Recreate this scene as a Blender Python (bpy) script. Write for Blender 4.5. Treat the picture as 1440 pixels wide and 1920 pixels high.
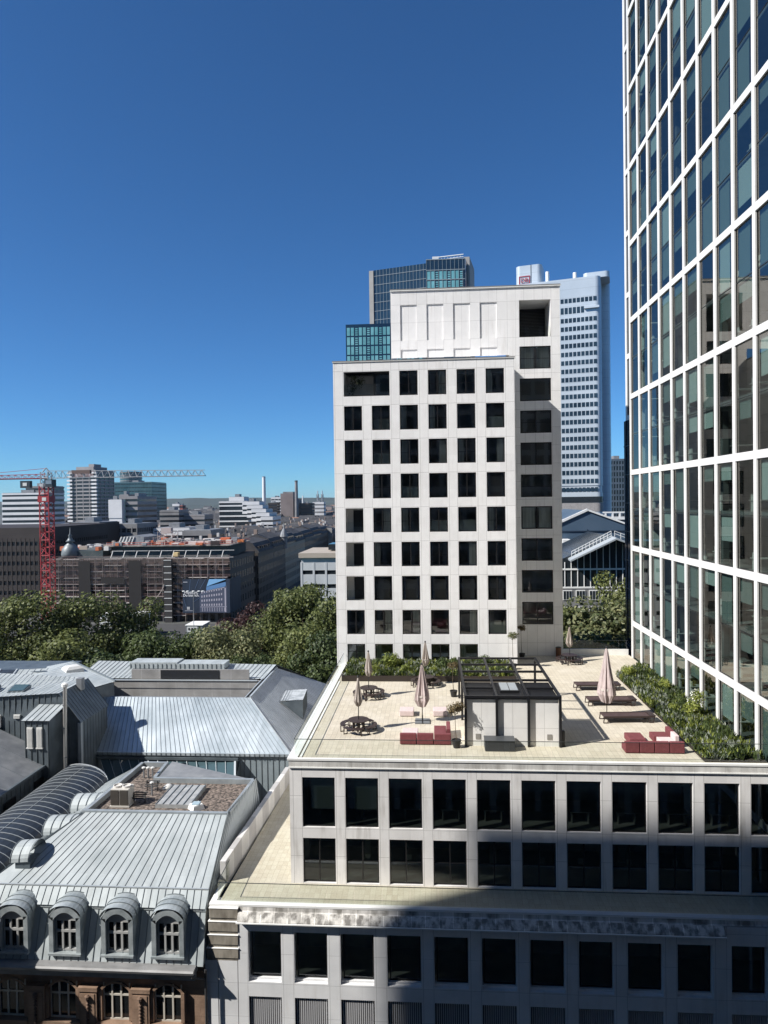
import bpy, math, random
import numpy as np
from mathutils import Vector, Matrix
R = math.radians
for o in list(bpy.data.objects): bpy.data.objects.remove(o)
S = bpy.context.scene
COL = S.collection
random.seed(7)

# ------------------------------------------------------------ camera
H = 38.0
yaw, pitch, roll = R(4.02), R(-0.85), R(0.78)
fw = Vector((-math.sin(yaw)*math.cos(pitch), math.cos(yaw)*math.cos(pitch), math.sin(pitch)))
r0 = fw.cross(Vector((0, 0, 1))).normalized(); u0 = r0.cross(fw)
rr = r0*math.cos(roll) - u0*math.sin(roll); uu = u0*math.cos(roll) + r0*math.sin(roll)
cam = bpy.data.cameras.new('camera'); co = bpy.data.objects.new('camera', cam); COL.objects.link(co)
cam.sensor_fit = 'VERTICAL'; cam.sensor_height = 36; cam.lens = 24.0
cam.clip_start = 0.1; cam.clip_end = 30000
m = Matrix((rr, uu, -fw)).transposed().to_4x4(); m.translation = (0, 0, H); co.matrix_world = m
S.camera = co

# ------------------------------------------------------------ sky, sun, exposure
SUN_EL, SUN_AZ = R(41), R(244.5)
W = bpy.data.worlds.new('World'); S.world = W; W.use_nodes = True
wn = W.node_tree; bg = wn.nodes['Background']
sky = wn.nodes.new('ShaderNodeTexSky'); sky.sky_type = 'NISHITA'; sky.sun_disc = False
sky.sun_elevation = SUN_EL; sky.sun_rotation = SUN_AZ; sky.altitude = 100
sky.air_density = 0.8; sky.dust_density = 0.0; sky.ozone_density = 6.0
tint = wn.nodes.new('ShaderNodeMix'); tint.data_type = 'RGBA'; tint.blend_type = 'MULTIPLY'; tint.inputs[0].default_value = 1.0
wn.links.new(sky.outputs[0], tint.inputs[6]); tint.inputs[7].default_value = (0.54, 0.94, 1.20, 1)   # clear dry air, deep blue
wn.links.new(tint.outputs[2], bg.inputs[0]); bg.inputs[1].default_value = 0.066
sl = bpy.data.lights.new('sun', 'SUN'); so = bpy.data.objects.new('sun', sl); COL.objects.link(so)
sl.energy = 4.9; sl.angle = R(0.6); sl.color = (1.0, 0.96, 0.9)
sd = Vector((math.sin(SUN_AZ)*math.cos(SUN_EL), math.cos(SUN_AZ)*math.cos(SUN_EL), math.sin(SUN_EL)))
so.rotation_euler = (-sd).to_track_quat('-Z', 'Y').to_euler(); so.location = sd*200
S.view_settings.view_transform = 'Standard'; S.view_settings.look = 'None'
S.view_settings.exposure = 0.65; S.view_settings.gamma = 1.0
S.render.engine = 'CYCLES'
cy = S.cycles; cy.max_bounces = 7; cy.diffuse_bounces = 4; cy.glossy_bounces = 3
cy.transparent_max_bounces = 12; cy.transmission_bounces = 3
cy.caustics_reflective = False; cy.caustics_refractive = False; cy.sample_clamp_indirect = 6

# ------------------------------------------------------------ materials
MATS = {}
def mat(name, col, rough=0.7, metal=0.0, spec=0.5, emis=None):
    if name in MATS: return MATS[name]
    M = bpy.data.materials.new(name); M.use_nodes = True; b = M.node_tree.nodes['Principled BSDF']
    b.inputs['Base Color'].default_value = (*col, 1); b.inputs['Roughness'].default_value = rough
    b.inputs['Metallic'].default_value = metal; b.inputs['Specular IOR Level'].default_value = spec
    MATS[name] = M; return M
def N(t, kind, **kw):
    n = t.nodes.new(kind)
    for k, v in kw.items(): setattr(n, k, v)
    return n
def noise(t, vec, scale, detail=4, mapscale=None, rough=0.55):
    if mapscale:
        mp = N(t, 'ShaderNodeMapping'); mp.inputs['Scale'].default_value = mapscale
        t.links.new(vec, mp.inputs[0]); vec = mp.outputs[0]
    n = N(t, 'ShaderNodeTexNoise'); n.inputs['Scale'].default_value = scale; n.inputs['Detail'].default_value = detail
    n.inputs['Roughness'].default_value = rough
    t.links.new(vec, n.inputs['Vector']); return n.outputs[0]
def ramp(t, f, p0, c0, p1, c1):
    r = N(t, 'ShaderNodeValToRGB'); e = r.color_ramp.elements
    e[0].position, e[1].position = p0, p1; e[0].color = (*c0, 1); e[1].color = (*c1, 1)
    t.links.new(f, r.inputs[0]); return r.outputs[0]
def mixc(t, mode, fac, a, b):
    n = N(t, 'ShaderNodeMix', data_type='RGBA', blend_type=mode)
    for i, v in ((0, fac), (6, a), (7, b)):
        if hasattr(v, 'links'): t.links.new(v, n.inputs[i])
        elif isinstance(v, tuple): n.inputs[i].default_value = (*v, 1)
        else: n.inputs[i].default_value = v
    return n.outputs[2]
def mth(t, op, *a):
    n = N(t, 'ShaderNodeMath', operation=op)
    for i, v in enumerate(a):
        if hasattr(v, 'links'): t.links.new(v, n.inputs[i])
        else: n.inputs[i].default_value = v
    return n.outputs[0]
def jline(t, c, period, off, w):   # 1 on a joint line
    a = mth(t, 'FRACT', mth(t, 'DIVIDE', mth(t, 'SUBTRACT', c, off), period))
    return mth(t, 'LESS_THAN', a, w/period)

def textured(name, c1, c2, scale=1.5, mapscale=None, rough=0.7, metal=0.0, spec=0.5, joints=None, jcol=0.55,
             streak=0.0, streakcol=(0.45, 0.42, 0.38), bump=0.0, p0=0.3, p1=0.7, perisland=0.0, vary=None):
    """world-space noise between two colours; joints = (axis, period, offset, width) lines; streak = rain marks"""
    if name in MATS: return MATS[name]
    M = bpy.data.materials.new(name); M.use_nodes = True; t = M.node_tree; b = t.nodes['Principled BSDF']
    b.inputs['Roughness'].default_value = rough; b.inputs['Metallic'].default_value = metal
    b.inputs['Specular IOR Level'].default_value = spec
    g = N(t, 'ShaderNodeNewGeometry'); pos = g.outputs['Position']
    f = noise(t, pos, scale, 5, mapscale); c = ramp(t, f, p0, c1, p1, c2)
    if perisland:
        k = mth(t, 'ADD', 1-perisland, mth(t, 'MULTIPLY', g.outputs['Random Per Island'], 2*perisland))
        hs = N(t, 'ShaderNodeHueSaturation'); t.links.new(k, hs.inputs['Value']); t.links.new(c, hs.inputs['Color']); c = hs.outputs[0]
    if streak:
        s1 = noise(t, pos, 2.6, 3, (1, 1, 0.12)); s2 = noise(t, pos, 0.35, 3)
        k = mth(t, 'MULTIPLY', ramp(t, s1, 0.52, (0, 0, 0), 0.75, (1, 1, 1)), ramp(t, s2, 0.42, (0, 0, 0), 0.65, (1, 1, 1)))
        c = mixc(t, 'MIX', mth(t, 'MULTIPLY', k, streak), c, streakcol)
    if joints:
        sp = N(t, 'ShaderNodeSeparateXYZ'); t.links.new(pos, sp.inputs[0])
        tot = None
        for ax, per, off, w in joints:
            l = jline(t, sp.outputs['XYZ'.index(ax)], per, off, w)
            if ax in 'XY':
                sn = N(t, 'ShaderNodeSeparateXYZ'); t.links.new(g.outputs['True Normal'], sn.inputs[0])
                an = mth(t, 'ABSOLUTE', sn.outputs['XYZ'.index(ax)]); l = mth(t, 'MULTIPLY', l, mth(t, 'LESS_THAN', an, 0.7))
            else:
                sn = N(t, 'ShaderNodeSeparateXYZ'); t.links.new(g.outputs['True Normal'], sn.inputs[0])
                an = mth(t, 'ABSOLUTE', sn.outputs[2]); l = mth(t, 'MULTIPLY', l, mth(t, 'LESS_THAN', an, 0.7))
            tot = l if tot is None else mth(t, 'MAXIMUM', tot, l)
        c = mixc(t, 'MULTIPLY', tot, c, (jcol, jcol, jcol))
    if vary:
        sp2 = N(t, 'ShaderNodeSeparateXYZ'); t.links.new(pos, sp2.inputs[0]); cb = N(t, 'ShaderNodeCombineXYZ')
        for k_, (ax, per, off) in enumerate(vary[1:]): t.links.new(mth(t, 'FLOOR', mth(t, 'DIVIDE', mth(t, 'SUBTRACT', sp2.outputs['XYZ'.index(ax)], off), per)), cb.inputs[k_])
        wnz = N(t, 'ShaderNodeTexWhiteNoise'); t.links.new(cb.outputs[0], wnz.inputs[0])
        hs2 = N(t, 'ShaderNodeHueSaturation'); t.links.new(mth(t, 'ADD', 1-vary[0], mth(t, 'MULTIPLY', wnz.outputs[0], 2*vary[0])), hs2.inputs['Value']); t.links.new(c, hs2.inputs['Color']); c = hs2.outputs[0]
    t.links.new(c, b.inputs['Base Color'])
    if bump:
        bn = N(t, 'ShaderNodeBump'); bn.inputs['Strength'].default_value = bump; bn.inputs['Distance'].default_value = 0.05
        t.links.new(noise(t, pos, scale*6, 4), bn.inputs['Height']); t.links.new(bn.outputs[0], b.inputs['Normal'])
    MATS[name] = M; return M

def glass(name, tint, refl=1.0, base=0.05, gcol=(0.9, 0.95, 1)):
    """architectural glazing: see-through with a fresnel mirror"""
    M = bpy.data.materials.new(name); M.use_nodes = True; t = M.node_tree; t.nodes.remove(t.nodes['Principled BSDF'])
    out = t.nodes['Material Output']
    tr = N(t, 'ShaderNodeBsdfTransparent'); tr.inputs[0].default_value = (*tint, 1)
    gl = N(t, 'ShaderNodeBsdfGlossy'); gl.inputs['Roughness'].default_value = 0.015; gl.inputs[0].default_value = (*gcol, 1)
    g = N(t, 'ShaderNodeNewGeometry')
    bn = N(t, 'ShaderNodeBump'); bn.inputs['Strength'].default_value = 0.05; bn.inputs['Distance'].default_value = 0.02
    t.links.new(noise(t, g.outputs['Position'], 0.9, 1), bn.inputs['Height']); t.links.new(bn.outputs[0], gl.inputs['Normal'])
    fr = N(t, 'ShaderNodeFresnel'); fr.inputs[0].default_value = 1.5
    fac = mth(t, 'MINIMUM', mth(t, 'ADD', mth(t, 'MULTIPLY', fr.outputs[0], refl), base), 1.0)
    mx = N(t, 'ShaderNodeMixShader'); t.links.new(fac, mx.inputs[0]); t.links.new(tr.outputs[0], mx.inputs[1]); t.links.new(gl.outputs[0], mx.inputs[2])
    t.links.new(mx.outputs[0], out.inputs[0]); MATS[name] = M; return M

def leafmat(name, dark, light, scale=0.25):
    M = bpy.data.materials.new(name); M.use_nodes = True; t = M.node_tree; b = t.nodes['Principled BSDF']
    g = N(t, 'ShaderNodeNewGeometry'); oi = N(t, 'ShaderNodeObjectInfo')
    f = mth(t, 'ADD', mth(t, 'MULTIPLY', noise(t, g.outputs['Position'], scale, 2), 0.6), mth(t, 'MULTIPLY', g.outputs['Random Per Island'], 0.4))
    f = mth(t, 'ADD', f, mth(t, 'MULTIPLY', mth(t, 'SUBTRACT', oi.outputs['Random'], 0.5), 0.16))
    c = ramp(t, f, 0.3, dark, 0.72, light); t.links.new(c, b.inputs['Base Color'])
    b.inputs['Roughness'].default_value = 0.55; b.inputs['Specular IOR Level'].default_value = 0.35
    tl = N(t, 'ShaderNodeBsdfTranslucent'); t.links.new(c, tl.inputs[0])
    mx = N(t, 'ShaderNodeMixShader'); mx.inputs[0].default_value = 0.28
    t.links.new(b.outputs[0], mx.inputs[1]); t.links.new(tl.outputs[0], mx.inputs[2])
    t.links.new(mx.outputs[0], t.nodes['Material Output'].inputs[0]); MATS[name] = M; return M

def tiles(name, c1, c2, c3, bw, bh, mortar=0.008, mcol=(0.3, 0.27, 0.22), axes='XY'):
    M = bpy.data.materials.new(name); M.use_nodes = True; t = M.node_tree; b = t.nodes['Principled BSDF']
    g = N(t, 'ShaderNodeNewGeometry'); sp = N(t, 'ShaderNodeSeparateXYZ'); t.links.new(g.outputs['Position'], sp.inputs[0])
    cb = N(t, 'ShaderNodeCombineXYZ'); t.links.new(sp.outputs['XYZ'.index(axes[0])], cb.inputs[0]); t.links.new(sp.outputs['XYZ'.index(axes[1])], cb.inputs[1])
    br = N(t, 'ShaderNodeTexBrick'); br.offset = 0.0; br.inputs['Scale'].default_value = 1.0
    br.inputs['Brick Width'].default_value = bw; br.inputs['Row Height'].default_value = bh; br.inputs['Mortar Size'].default_value = mortar
    br.inputs['Mortar Smooth'].default_value = 0.1
    br.inputs['Color1'].default_value = (*c1, 1); br.inputs['Color2'].default_value = (*c2, 1); br.inputs['Mortar'].default_value = (*mcol, 1)
    t.links.new(cb.outputs[0], br.inputs['Vector'])
    f = noise(t, g.outputs['Position'], 0.5, 6); c = mixc(t, 'MIX', ramp(t, f, 0.45, (0, 0, 0), 0.8, (0.7, 0.7, 0.7)), br.outputs[0], c3)
    c = mixc(t, 'MULTIPLY', 0.35, c, ramp(t, noise(t, g.outputs['Position'], 9, 4), 0.3, (0.6, 0.6, 0.6), 0.7, (1, 1, 1)))
    t.links.new(c, b.inputs['Base Color']); b.inputs['Roughness'].default_value = 0.8; b.inputs['Specular IOR Level'].default_value = 0.3
    MATS[name] = M; return M

def gridwall(name, wall, dark, px, pz, wx, wz, ax='X', ox=0.0, oz=0.0, rough=0.6, c2=None):
    """far facades: rows of small dark openings in a wall (both horizontal axes summed)"""
    M = bpy.data.materials.new(name); M.use_nodes = True; t = M.node_tree; b = t.nodes['Principled BSDF']
    g = N(t, 'ShaderNodeNewGeometry'); tc = N(t, 'ShaderNodeTexCoord')
    sp = N(t, 'ShaderNodeSeparateXYZ'); t.links.new(tc.outputs['Object'], sp.inputs[0])
    h = mth(t, 'ADD', sp.outputs[0], sp.outputs[1])
    a = mth(t, 'LESS_THAN', mth(t, 'FRACT', mth(t, 'DIVIDE', mth(t, 'ADD', h, 500+ox), px)), wx)
    z = mth(t, 'LESS_THAN', mth(t, 'FRACT', mth(t, 'DIVIDE', mth(t, 'ADD', sp.outputs[2], oz), pz)), wz)
    sn = N(t, 'ShaderNodeSeparateXYZ'); t.links.new(g.outputs['True Normal'], sn.inputs[0])
    up = mth(t, 'LESS_THAN', mth(t, 'ABSOLUTE', sn.outputs[2]), 0.5)
    k = mth(t, 'MULTIPLY', mth(t, 'MULTIPLY', a, z), up)
    f = noise(t, g.outputs['Position'], 0.15, 5); w = ramp(t, f, 0.3, wall, 0.7, c2 or tuple(x*0.8 for x in wall))
    t.links.new(mixc(t, 'MIX', k, w, dark), b.inputs['Base Color'])
    t.links.new(mth(t, 'SUBTRACT', rough, mth(t, 'MULTIPLY', k, rough-0.1)), b.inputs['Roughness'])
    MATS[name] = M; return M

WHITE = textured('white_stone_cladding', (0.78, 0.77, 0.765), (0.85, 0.845, 0.84), 0.8, rough=0.6, streak=0.5, streakcol=(0.52, 0.50, 0.47),
                 joints=[('Z', 3.255, 50.5, 0.035), ('X', 2.7, -8.38, 0.03), ('X', 2.7, -6.46, 0.03)], jcol=0.62, vary=(0.035, ('X', 1.35, -8.38), ('Z', 1.627, 50.5)))
PODW = textured('pale_stone_podium', (0.66, 0.645, 0.63), (0.78, 0.765, 0.75), 0.6, rough=0.65, streak=0.75, streakcol=(0.36, 0.34, 0.31),
                joints=[('X', 2.65, -8.16, 0.03), ('X', 2.65, -6.05, 0.03), ('Z', 3.7, 20.1, 0.025), ('Z', 3.7, 18.1, 0.02)], jcol=0.6, vary=(0.05, ('X', 1.325, -8.16), ('Z', 1.85, 18.1)))
UPW = textured('white_upper_cladding', (0.75, 0.745, 0.74), (0.84, 0.83, 0.825), 0.7, rough=0.6, streak=0.4,
               joints=[('Z', 1.8, 54.24, 0.03), ('X', 2.67, -2.96, 0.03), ('X', 2.67, -1.3, 0.03), ('X', 2.67, -2.14, 0.02)], jcol=0.65, vary=(0.035, ('X', 1.335, -2.96), ('Z', 1.8, 54.24)))
GRIDW = textured('white_grid_concrete', (0.66, 0.66, 0.65), (0.73, 0.73, 0.72), 0.8, rough=0.5, streak=0.12,
                 joints=[('Z', 1.48, 25.5, 0.015)], jcol=0.8)
LOWW = textured('grey_stone_lower', (0.63, 0.635, 0.64), (0.74, 0.74, 0.74), 0.6, rough=0.7, streak=0.5,
                joints=[('X', 2.69, -11.0, 0.025), ('X', 2.69, -8.9, 0.025), ('Z', 3.7, 11.95, 0.02), ('Z', 3.7, 10.2, 0.02)], jcol=0.6, vary=(0.05, ('X', 1.345, -11.0), ('Z', 1.85, 10.2)))
CORN = textured('weathered_cornice_stone', (0.19, 0.18, 0.165), (0.60, 0.58, 0.54), 2.8, (1, 1, 0.4), rough=0.9,
                joints=[('X', 0.79, 0.1, 0.05)], jcol=1.5, bump=0.5, p0=0.4, p1=0.6)
CORN2 = textured('stained_fascia_stone', (0.2, 0.19, 0.17), (0.6, 0.58, 0.55), 1.3, (1, 1, 0.35), rough=0.85,
                 joints=[('X', 0.79, 0.1, 0.04)], jcol=1.4, p0=0.38, p1=0.56)
BROWNB = textured('brown_weathered_block', (0.17, 0.15, 0.12), (0.33, 0.30, 0.25), 3.0, (1, 1, 0.35), rough=0.9)
TRIM = textured('white_coping', (0.72, 0.72, 0.70), (0.82, 0.82, 0.80), 1.2, rough=0.5, streak=0.2)
FRAME = mat('black_window_frame', (0.012, 0.012, 0.013), 0.35)
GL_POD = glass('dark_podium_glass', (0.56, 0.64, 0.61), 0.9, 0.04)
GL_TOW = glass('tower_glass', (0.84, 0.89, 0.87), 0.9, 0.05)
GL_GRID = glass('grid_tower_glass', (0.50, 0.60, 0.58), 0.3, 0.015, (0.85, 0.82, 0.76))
GL_RAIL = glass('railing_glass', (0.92, 0.95, 0.92), 0.9, 0.0)
GL_ROOF = glass('roof_glass', (0.30, 0.42, 0.45), 1.2, 0.08)
INT = textured('interior_grey', (0.36, 0.36, 0.36), (0.62, 0.61, 0.60), 0.9, rough=0.9)
INTF = textured('interior_floor', (0.42, 0.42, 0.40), (0.58, 0.56, 0.53), 0.7, rough=0.8)
BLIND = mat('pale_blind', (0.42, 0.47, 0.45), 0.8); BLIND2 = mat('grey_green_blind', (0.17, 0.21, 0.20), 0.8)
CURT = textured('curtain', (0.5, 0.52, 0.5), (0.8, 0.8, 0.78), 7, (1, 1, 0.05), rough=0.9)
PAVE = tiles('cream_paving', (0.60, 0.545, 0.44), (0.52, 0.465, 0.37), (0.66, 0.61, 0.53), 0.33, 0.66)
PAVE2 = tiles('ledge_paving', (0.50, 0.47, 0.37), (0.44, 0.40, 0.31), (0.52, 0.49, 0.40), 0.33, 0.5)
ZINC = textured('zinc_roof', (0.31, 0.345, 0.355), (0.43, 0.465, 0.475), 0.8, (1, 0.5, 1), rough=0.62, metal=0.1, spec=0.3, perisland=0.03, streak=0.5, streakcol=(0.24, 0.25, 0.24), vary=(0.07, ('X', 0.4125, -23.9), ('Y', 3.1, 0.0)))
ZINCB = textured('bright_zinc_roof', (0.29, 0.345, 0.38), (0.56, 0.62, 0.655), 0.3, rough=0.4, metal=0.3, perisland=0.05, vary=(0.08, ('X', 0.46, -34.2), ('Y', 2.4, 0.0)))
ZINCD = textured('dark_zinc', (0.085, 0.105, 0.12), (0.15, 0.18, 0.2), 0.8, rough=0.45, metal=0.3, perisland=0.08)
SLATE = textured('grey_roof_sheet', (0.15, 0.16, 0.175), (0.26, 0.27, 0.28), 0.9, rough=0.6, metal=0.1)
SEAM = mat('standing_seam', (0.16, 0.185, 0.20), 0.5, 0.3)  # darker than the sheet: slight patina plus the ribs' shadow lines painted in
SEAML = mat('light_seam', (0.5, 0.54, 0.56), 0.45, 0.4)
LOUV = mat('white_louvre', (0.6, 0.6, 0.58), 0.6)
GRAV = textured('roof_gravel', (0.022, 0.018, 0.016), (0.30, 0.24, 0.20), 5.5, rough=0.95, bump=0.8, p0=0.36, p1=0.68)
SAND = textured('red_sandstone', (0.16, 0.10, 0.065), (0.30, 0.20, 0.14), 1.1, rough=0.85, joints=[('Z', 0.55, 0, 0.02)], jcol=0.7, bump=0.3)
SANDD = textured('carved_sandstone', (0.09, 0.055, 0.04), (0.2, 0.13, 0.09), 3.0, rough=0.9, bump=0.8)
DARKM = mat('dark_brown_metal', (0.035, 0.022, 0.02), 0.5)
BLACKM = mat('black_steel', (0.012, 0.012, 0.014), 0.4)
CHARC = mat('charcoal_cover', (0.035, 0.038, 0.042), 0.6)
BURG = textured('burgundy_fabric', (0.135, 0.032, 0.038), (0.175, 0.046, 0.052), 6, rough=0.9)
PINK = textured('pale_pink_fabric', (0.56, 0.45, 0.44), (0.63, 0.53, 0.51), 6, rough=0.9)
CANV = textured('taupe_canvas', (0.30, 0.26, 0.23), (0.42, 0.37, 0.33), 4, (3, 3, 0.4), rough=0.9)
CANVP = textured('rose_grey_canvas', (0.36, 0.29, 0.28), (0.50, 0.42, 0.40), 4, (3, 3, 0.4), rough=0.9)
POT = mat('black_pot', (0.015, 0.015, 0.016), 0.5)
BARK = textured('bark', (0.05, 0.035, 0.025), (0.12, 0.09, 0.06), 4, rough=0.9)
SOIL = textured('soil', (0.02, 0.018, 0.012), (0.06, 0.05, 0.035), 3, rough=1)
RUST = mat('brown_bin', (0.16, 0.07, 0.035), 0.7)
LEAF_A = leafmat('plane_tree_leaf', (0.050, 0.070, 0.020), (0.185, 0.205, 0.065))
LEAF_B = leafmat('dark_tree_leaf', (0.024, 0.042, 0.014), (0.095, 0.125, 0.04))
LEAF_C = leafmat('chestnut_leaf', (0.06, 0.08, 0.03), (0.25, 0.25, 0.12), 0.6)
LEAF_P = leafmat('copper_beech_leaf', (0.028, 0.014, 0.014), (0.085, 0.04, 0.035))
LEAF_G = leafmat('bright_shrub_leaf', (0.10, 0.14, 0.025), (0.34, 0.37, 0.08), 2)
LEAF_S = leafmat('silver_shrub_leaf', (0.17, 0.20, 0.15), (0.46, 0.49, 0.42), 2)
LEAF_D = leafmat('deep_shrub_leaf', (0.028, 0.048, 0.014), (0.11, 0.15, 0.045), 2)
LEAF_R = leafmat('reddish_pot_leaf', (0.08, 0.07, 0.03), (0.22, 0.16, 0.08), 3)
FLOW = mat('white_blossom', (0.75, 0.75, 0.65), 0.8)

# ------------------------------------------------------------ mesh helpers
INV = {}
class MB:
    def __init__(s): s.v = []; s.f = []; s.mi = []; s.k = 0
    def mat(s, k): s.k = k; return s
    def face(s, *p):
        n = len(s.v); s.v += [tuple(q) for q in p]; s.f.append(tuple(range(n, n+len(p)))); s.mi.append(s.k)
    def hexa(s, p):   # 8 points: bottom 4 (ccw), top 4
        n = len(s.v); s.v += [tuple(q) for q in p]
        for a in ((3, 2, 1, 0), (4, 5, 6, 7), (0, 1, 5, 4), (1, 2, 6, 5), (2, 3, 7, 6), (3, 0, 4, 7)):
            s.f.append(tuple(n+i for i in a)); s.mi.append(s.k)
    def box(s, x0, x1, y0, y1, z0, z1):
        s.hexa([(x0, y0, z0), (x1, y0, z0), (x1, y1, z0), (x0, y1, z0), (x0, y0, z1), (x1, y0, z1), (x1, y1, z1), (x0, y1, z1)]); return s
    def fb(s, O, U, Nn, u0, u1, n0, n1, z0, z1):   # box in a facade frame: u along, n outwards, z up
        O = Vector(O); U = Vector(U); Nn = Vector(Nn); Z = Vector((0, 0, 1))
        q = lambda u, n, z: O+U*u+Nn*n+Z*z
        s.hexa([q(u0, n0, z0), q(u1, n0, z0), q(u1, n1, z0), q(u0, n1, z0), q(u0, n0, z1), q(u1, n0, z1), q(u1, n1, z1), q(u0, n1, z1)]); return s
    def prism(s, poly, z0, z1):
        n = len(s.v); k = len(poly)
        s.v += [(x, y, z0) for x, y in poly]+[(x, y, z1) for x, y in poly]
        s.f.append(tuple(range(n+k-1, n-1, -1))); s.f.append(tuple(range(n+k, n+2*k)))
        s.f += [(n+i, n+(i+1) % k, n+k+(i+1) % k, n+k+i) for i in range(k)]; s.mi += [s.k]*(k+2); return s
    def extr(s, prof, a, b, frm):  # profile points (p,q) extruded from a to b; frm(t,p,q)->xyz
        n = len(s.v); k = len(prof)
        s.v += [tuple(frm(a, p, q)) for p, q in prof]+[tuple(frm(b, p, q)) for p, q in prof]
        s.f.append(tuple(range(n, n+k))); s.f.append(tuple(range(n+2*k-1, n+k-1, -1)))
        s.f += [(n+i, n+k+i, n+k+(i+1) % k, n+(i+1) % k) for i in range(k)]; s.mi += [s.k]*(k+2); return s
    def tube(s, a, b, r0, r1=None, n=6):
        a = Vector(a); b = Vector(b); r1 = r0 if r1 is None else r1; d = (b-a)
        if d.length < 1e-6: return s
        d.normalize(); x = d.orthogonal().normalized(); y = d.cross(x); k = len(s.v)
        for c, r in ((a, r0), (b, r1)):
            for i in range(n):
                t = 2*math.pi*i/n; s.v.append(tuple(c+x*math.cos(t)*r+y*math.sin(t)*r))
        s.f += [(k+i, k+(i+1) % n, k+n+(i+1) % n, k+n+i) for i in range(n)]
        s.f += [tuple(range(k+n-1, k-1, -1)), tuple(range(k+n, k+2*n))]; s.mi += [s.k]*(n+2); return s
    def lathe(s, prof, c, n=16, wob=None):   # prof [(r,z)]
        k = len(s.v); m = len(prof)
        for j, (r, z) in enumerate(prof):
            for i in range(n):
                t = 2*math.pi*i/n; q = r*(wob(i, j) if wob else 1); s.v.append((c[0]+q*math.cos(t), c[1]+q*math.sin(t), c[2]+z))
        for j in range(m-1):
            s.f += [(k+j*n+i, k+j*n+(i+1) % n, k+(j+1)*n+(i+1) % n, k+(j+1)*n+i) for i in range(n)]
        s.f += [tuple(range(k+n-1, k-1, -1)), tuple(range(k+(m-1)*n, k+m*n))]; s.mi += [s.k]*((m-1)*n+2); return s
    def build(s, name, mt, parent=None, smooth=False, local=False, bevel=0):
        me = bpy.data.meshes.new(name); v = s.v
        if parent is not None and not local:
            I = INV[parent]; v = [tuple(I @ Vector(p)) for p in v]
        me.from_pydata(v, [], s.f)
        for q in (mt if isinstance(mt, list) else [mt]): me.materials.append(q)
        if isinstance(mt, list): me.polygons.foreach_set('material_index', s.mi)
        if smooth: me.polygons.foreach_set('use_smooth', [True]*len(s.f))
        me.update(); o = bpy.data.objects.new(name, me); COL.objects.link(o)
        if parent is not None: o.parent = parent; INV[o] = INV[parent]
        else: INV[o] = Matrix.Identity(4)
        if bevel:
            b = o.modifiers.new('bevel', 'BEVEL'); b.width = bevel; b.segments = 2; b.limit_method = 'ANGLE'
        return o
def tag(o, label=None, cat=None, group=None, kind=None):
    if label: o['label'] = label
    if cat: o['category'] = cat
    if group: o['group'] = group
    if kind: o['kind'] = kind
    return o
def thing(name, loc, label, cat, group=None, rz=0.0):
    o = bpy.data.objects.new(name, None); COL.objects.link(o); o.empty_display_size = 0.3
    o.location = loc; o.rotation_euler = (0, 0, rz)
    INV[o] = (Matrix.Translation(loc) @ Matrix.Rotation(rz, 4, 'Z')).inverted()
    return tag(o, label, cat, group)
def kids(o): return [c for c in bpy.data.objects if c.parent == o]
KC = {}
def dup(o, loc=None, rz=None, sc=None, label=None, parent=None):
    if o not in KC: KC[o] = kids(o)
    c = o.copy(); COL.objects.link(c)
    if parent is not None: c.parent = parent
    if loc is not None: c.location = loc
    if rz is not None: c.rotation_euler = (0, 0, rz)
    if sc is not None: c.scale = sc if isinstance(sc, tuple) else (sc, sc, sc)
    if label: c['label'] = label
    for k in KC[o]: dup(k, parent=c)
    return c

def grid_facade(mb, O, U, Nn, xs, zs, holes, depth):
    O = Vector(O); U = Vector(U); Nn = Vector(Nn); Z = Vector((0, 0, 1))
    q = lambda u, z, n=0: O+U*u+Z*z+Nn*n
    nx, nz = len(xs)-1, len(zs)-1
    for i in range(nx):
        for j in range(nz):
            a, b, c, d = xs[i], xs[i+1], zs[j], zs[j+1]
            if (i, j) not in holes: mb.face(q(a, c), q(b, c), q(b, d), q(a, d)); continue
            if (i-1, j) not in holes: mb.face(q(a, c), q(a, d), q(a, d, -depth), q(a, c, -depth))
            if (i+1, j) not in holes: mb.face(q(b, c), q(b, c, -depth), q(b, d, -depth), q(b, d))
            if (i, j-1) not in holes: mb.face(q(a, c), q(a, c, -depth), q(b, c, -depth), q(b, c))
            if (i, j+1) not in holes: mb.face(q(a, d), q(b, d), q(b, d, -depth), q(a, d, -depth))
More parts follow.
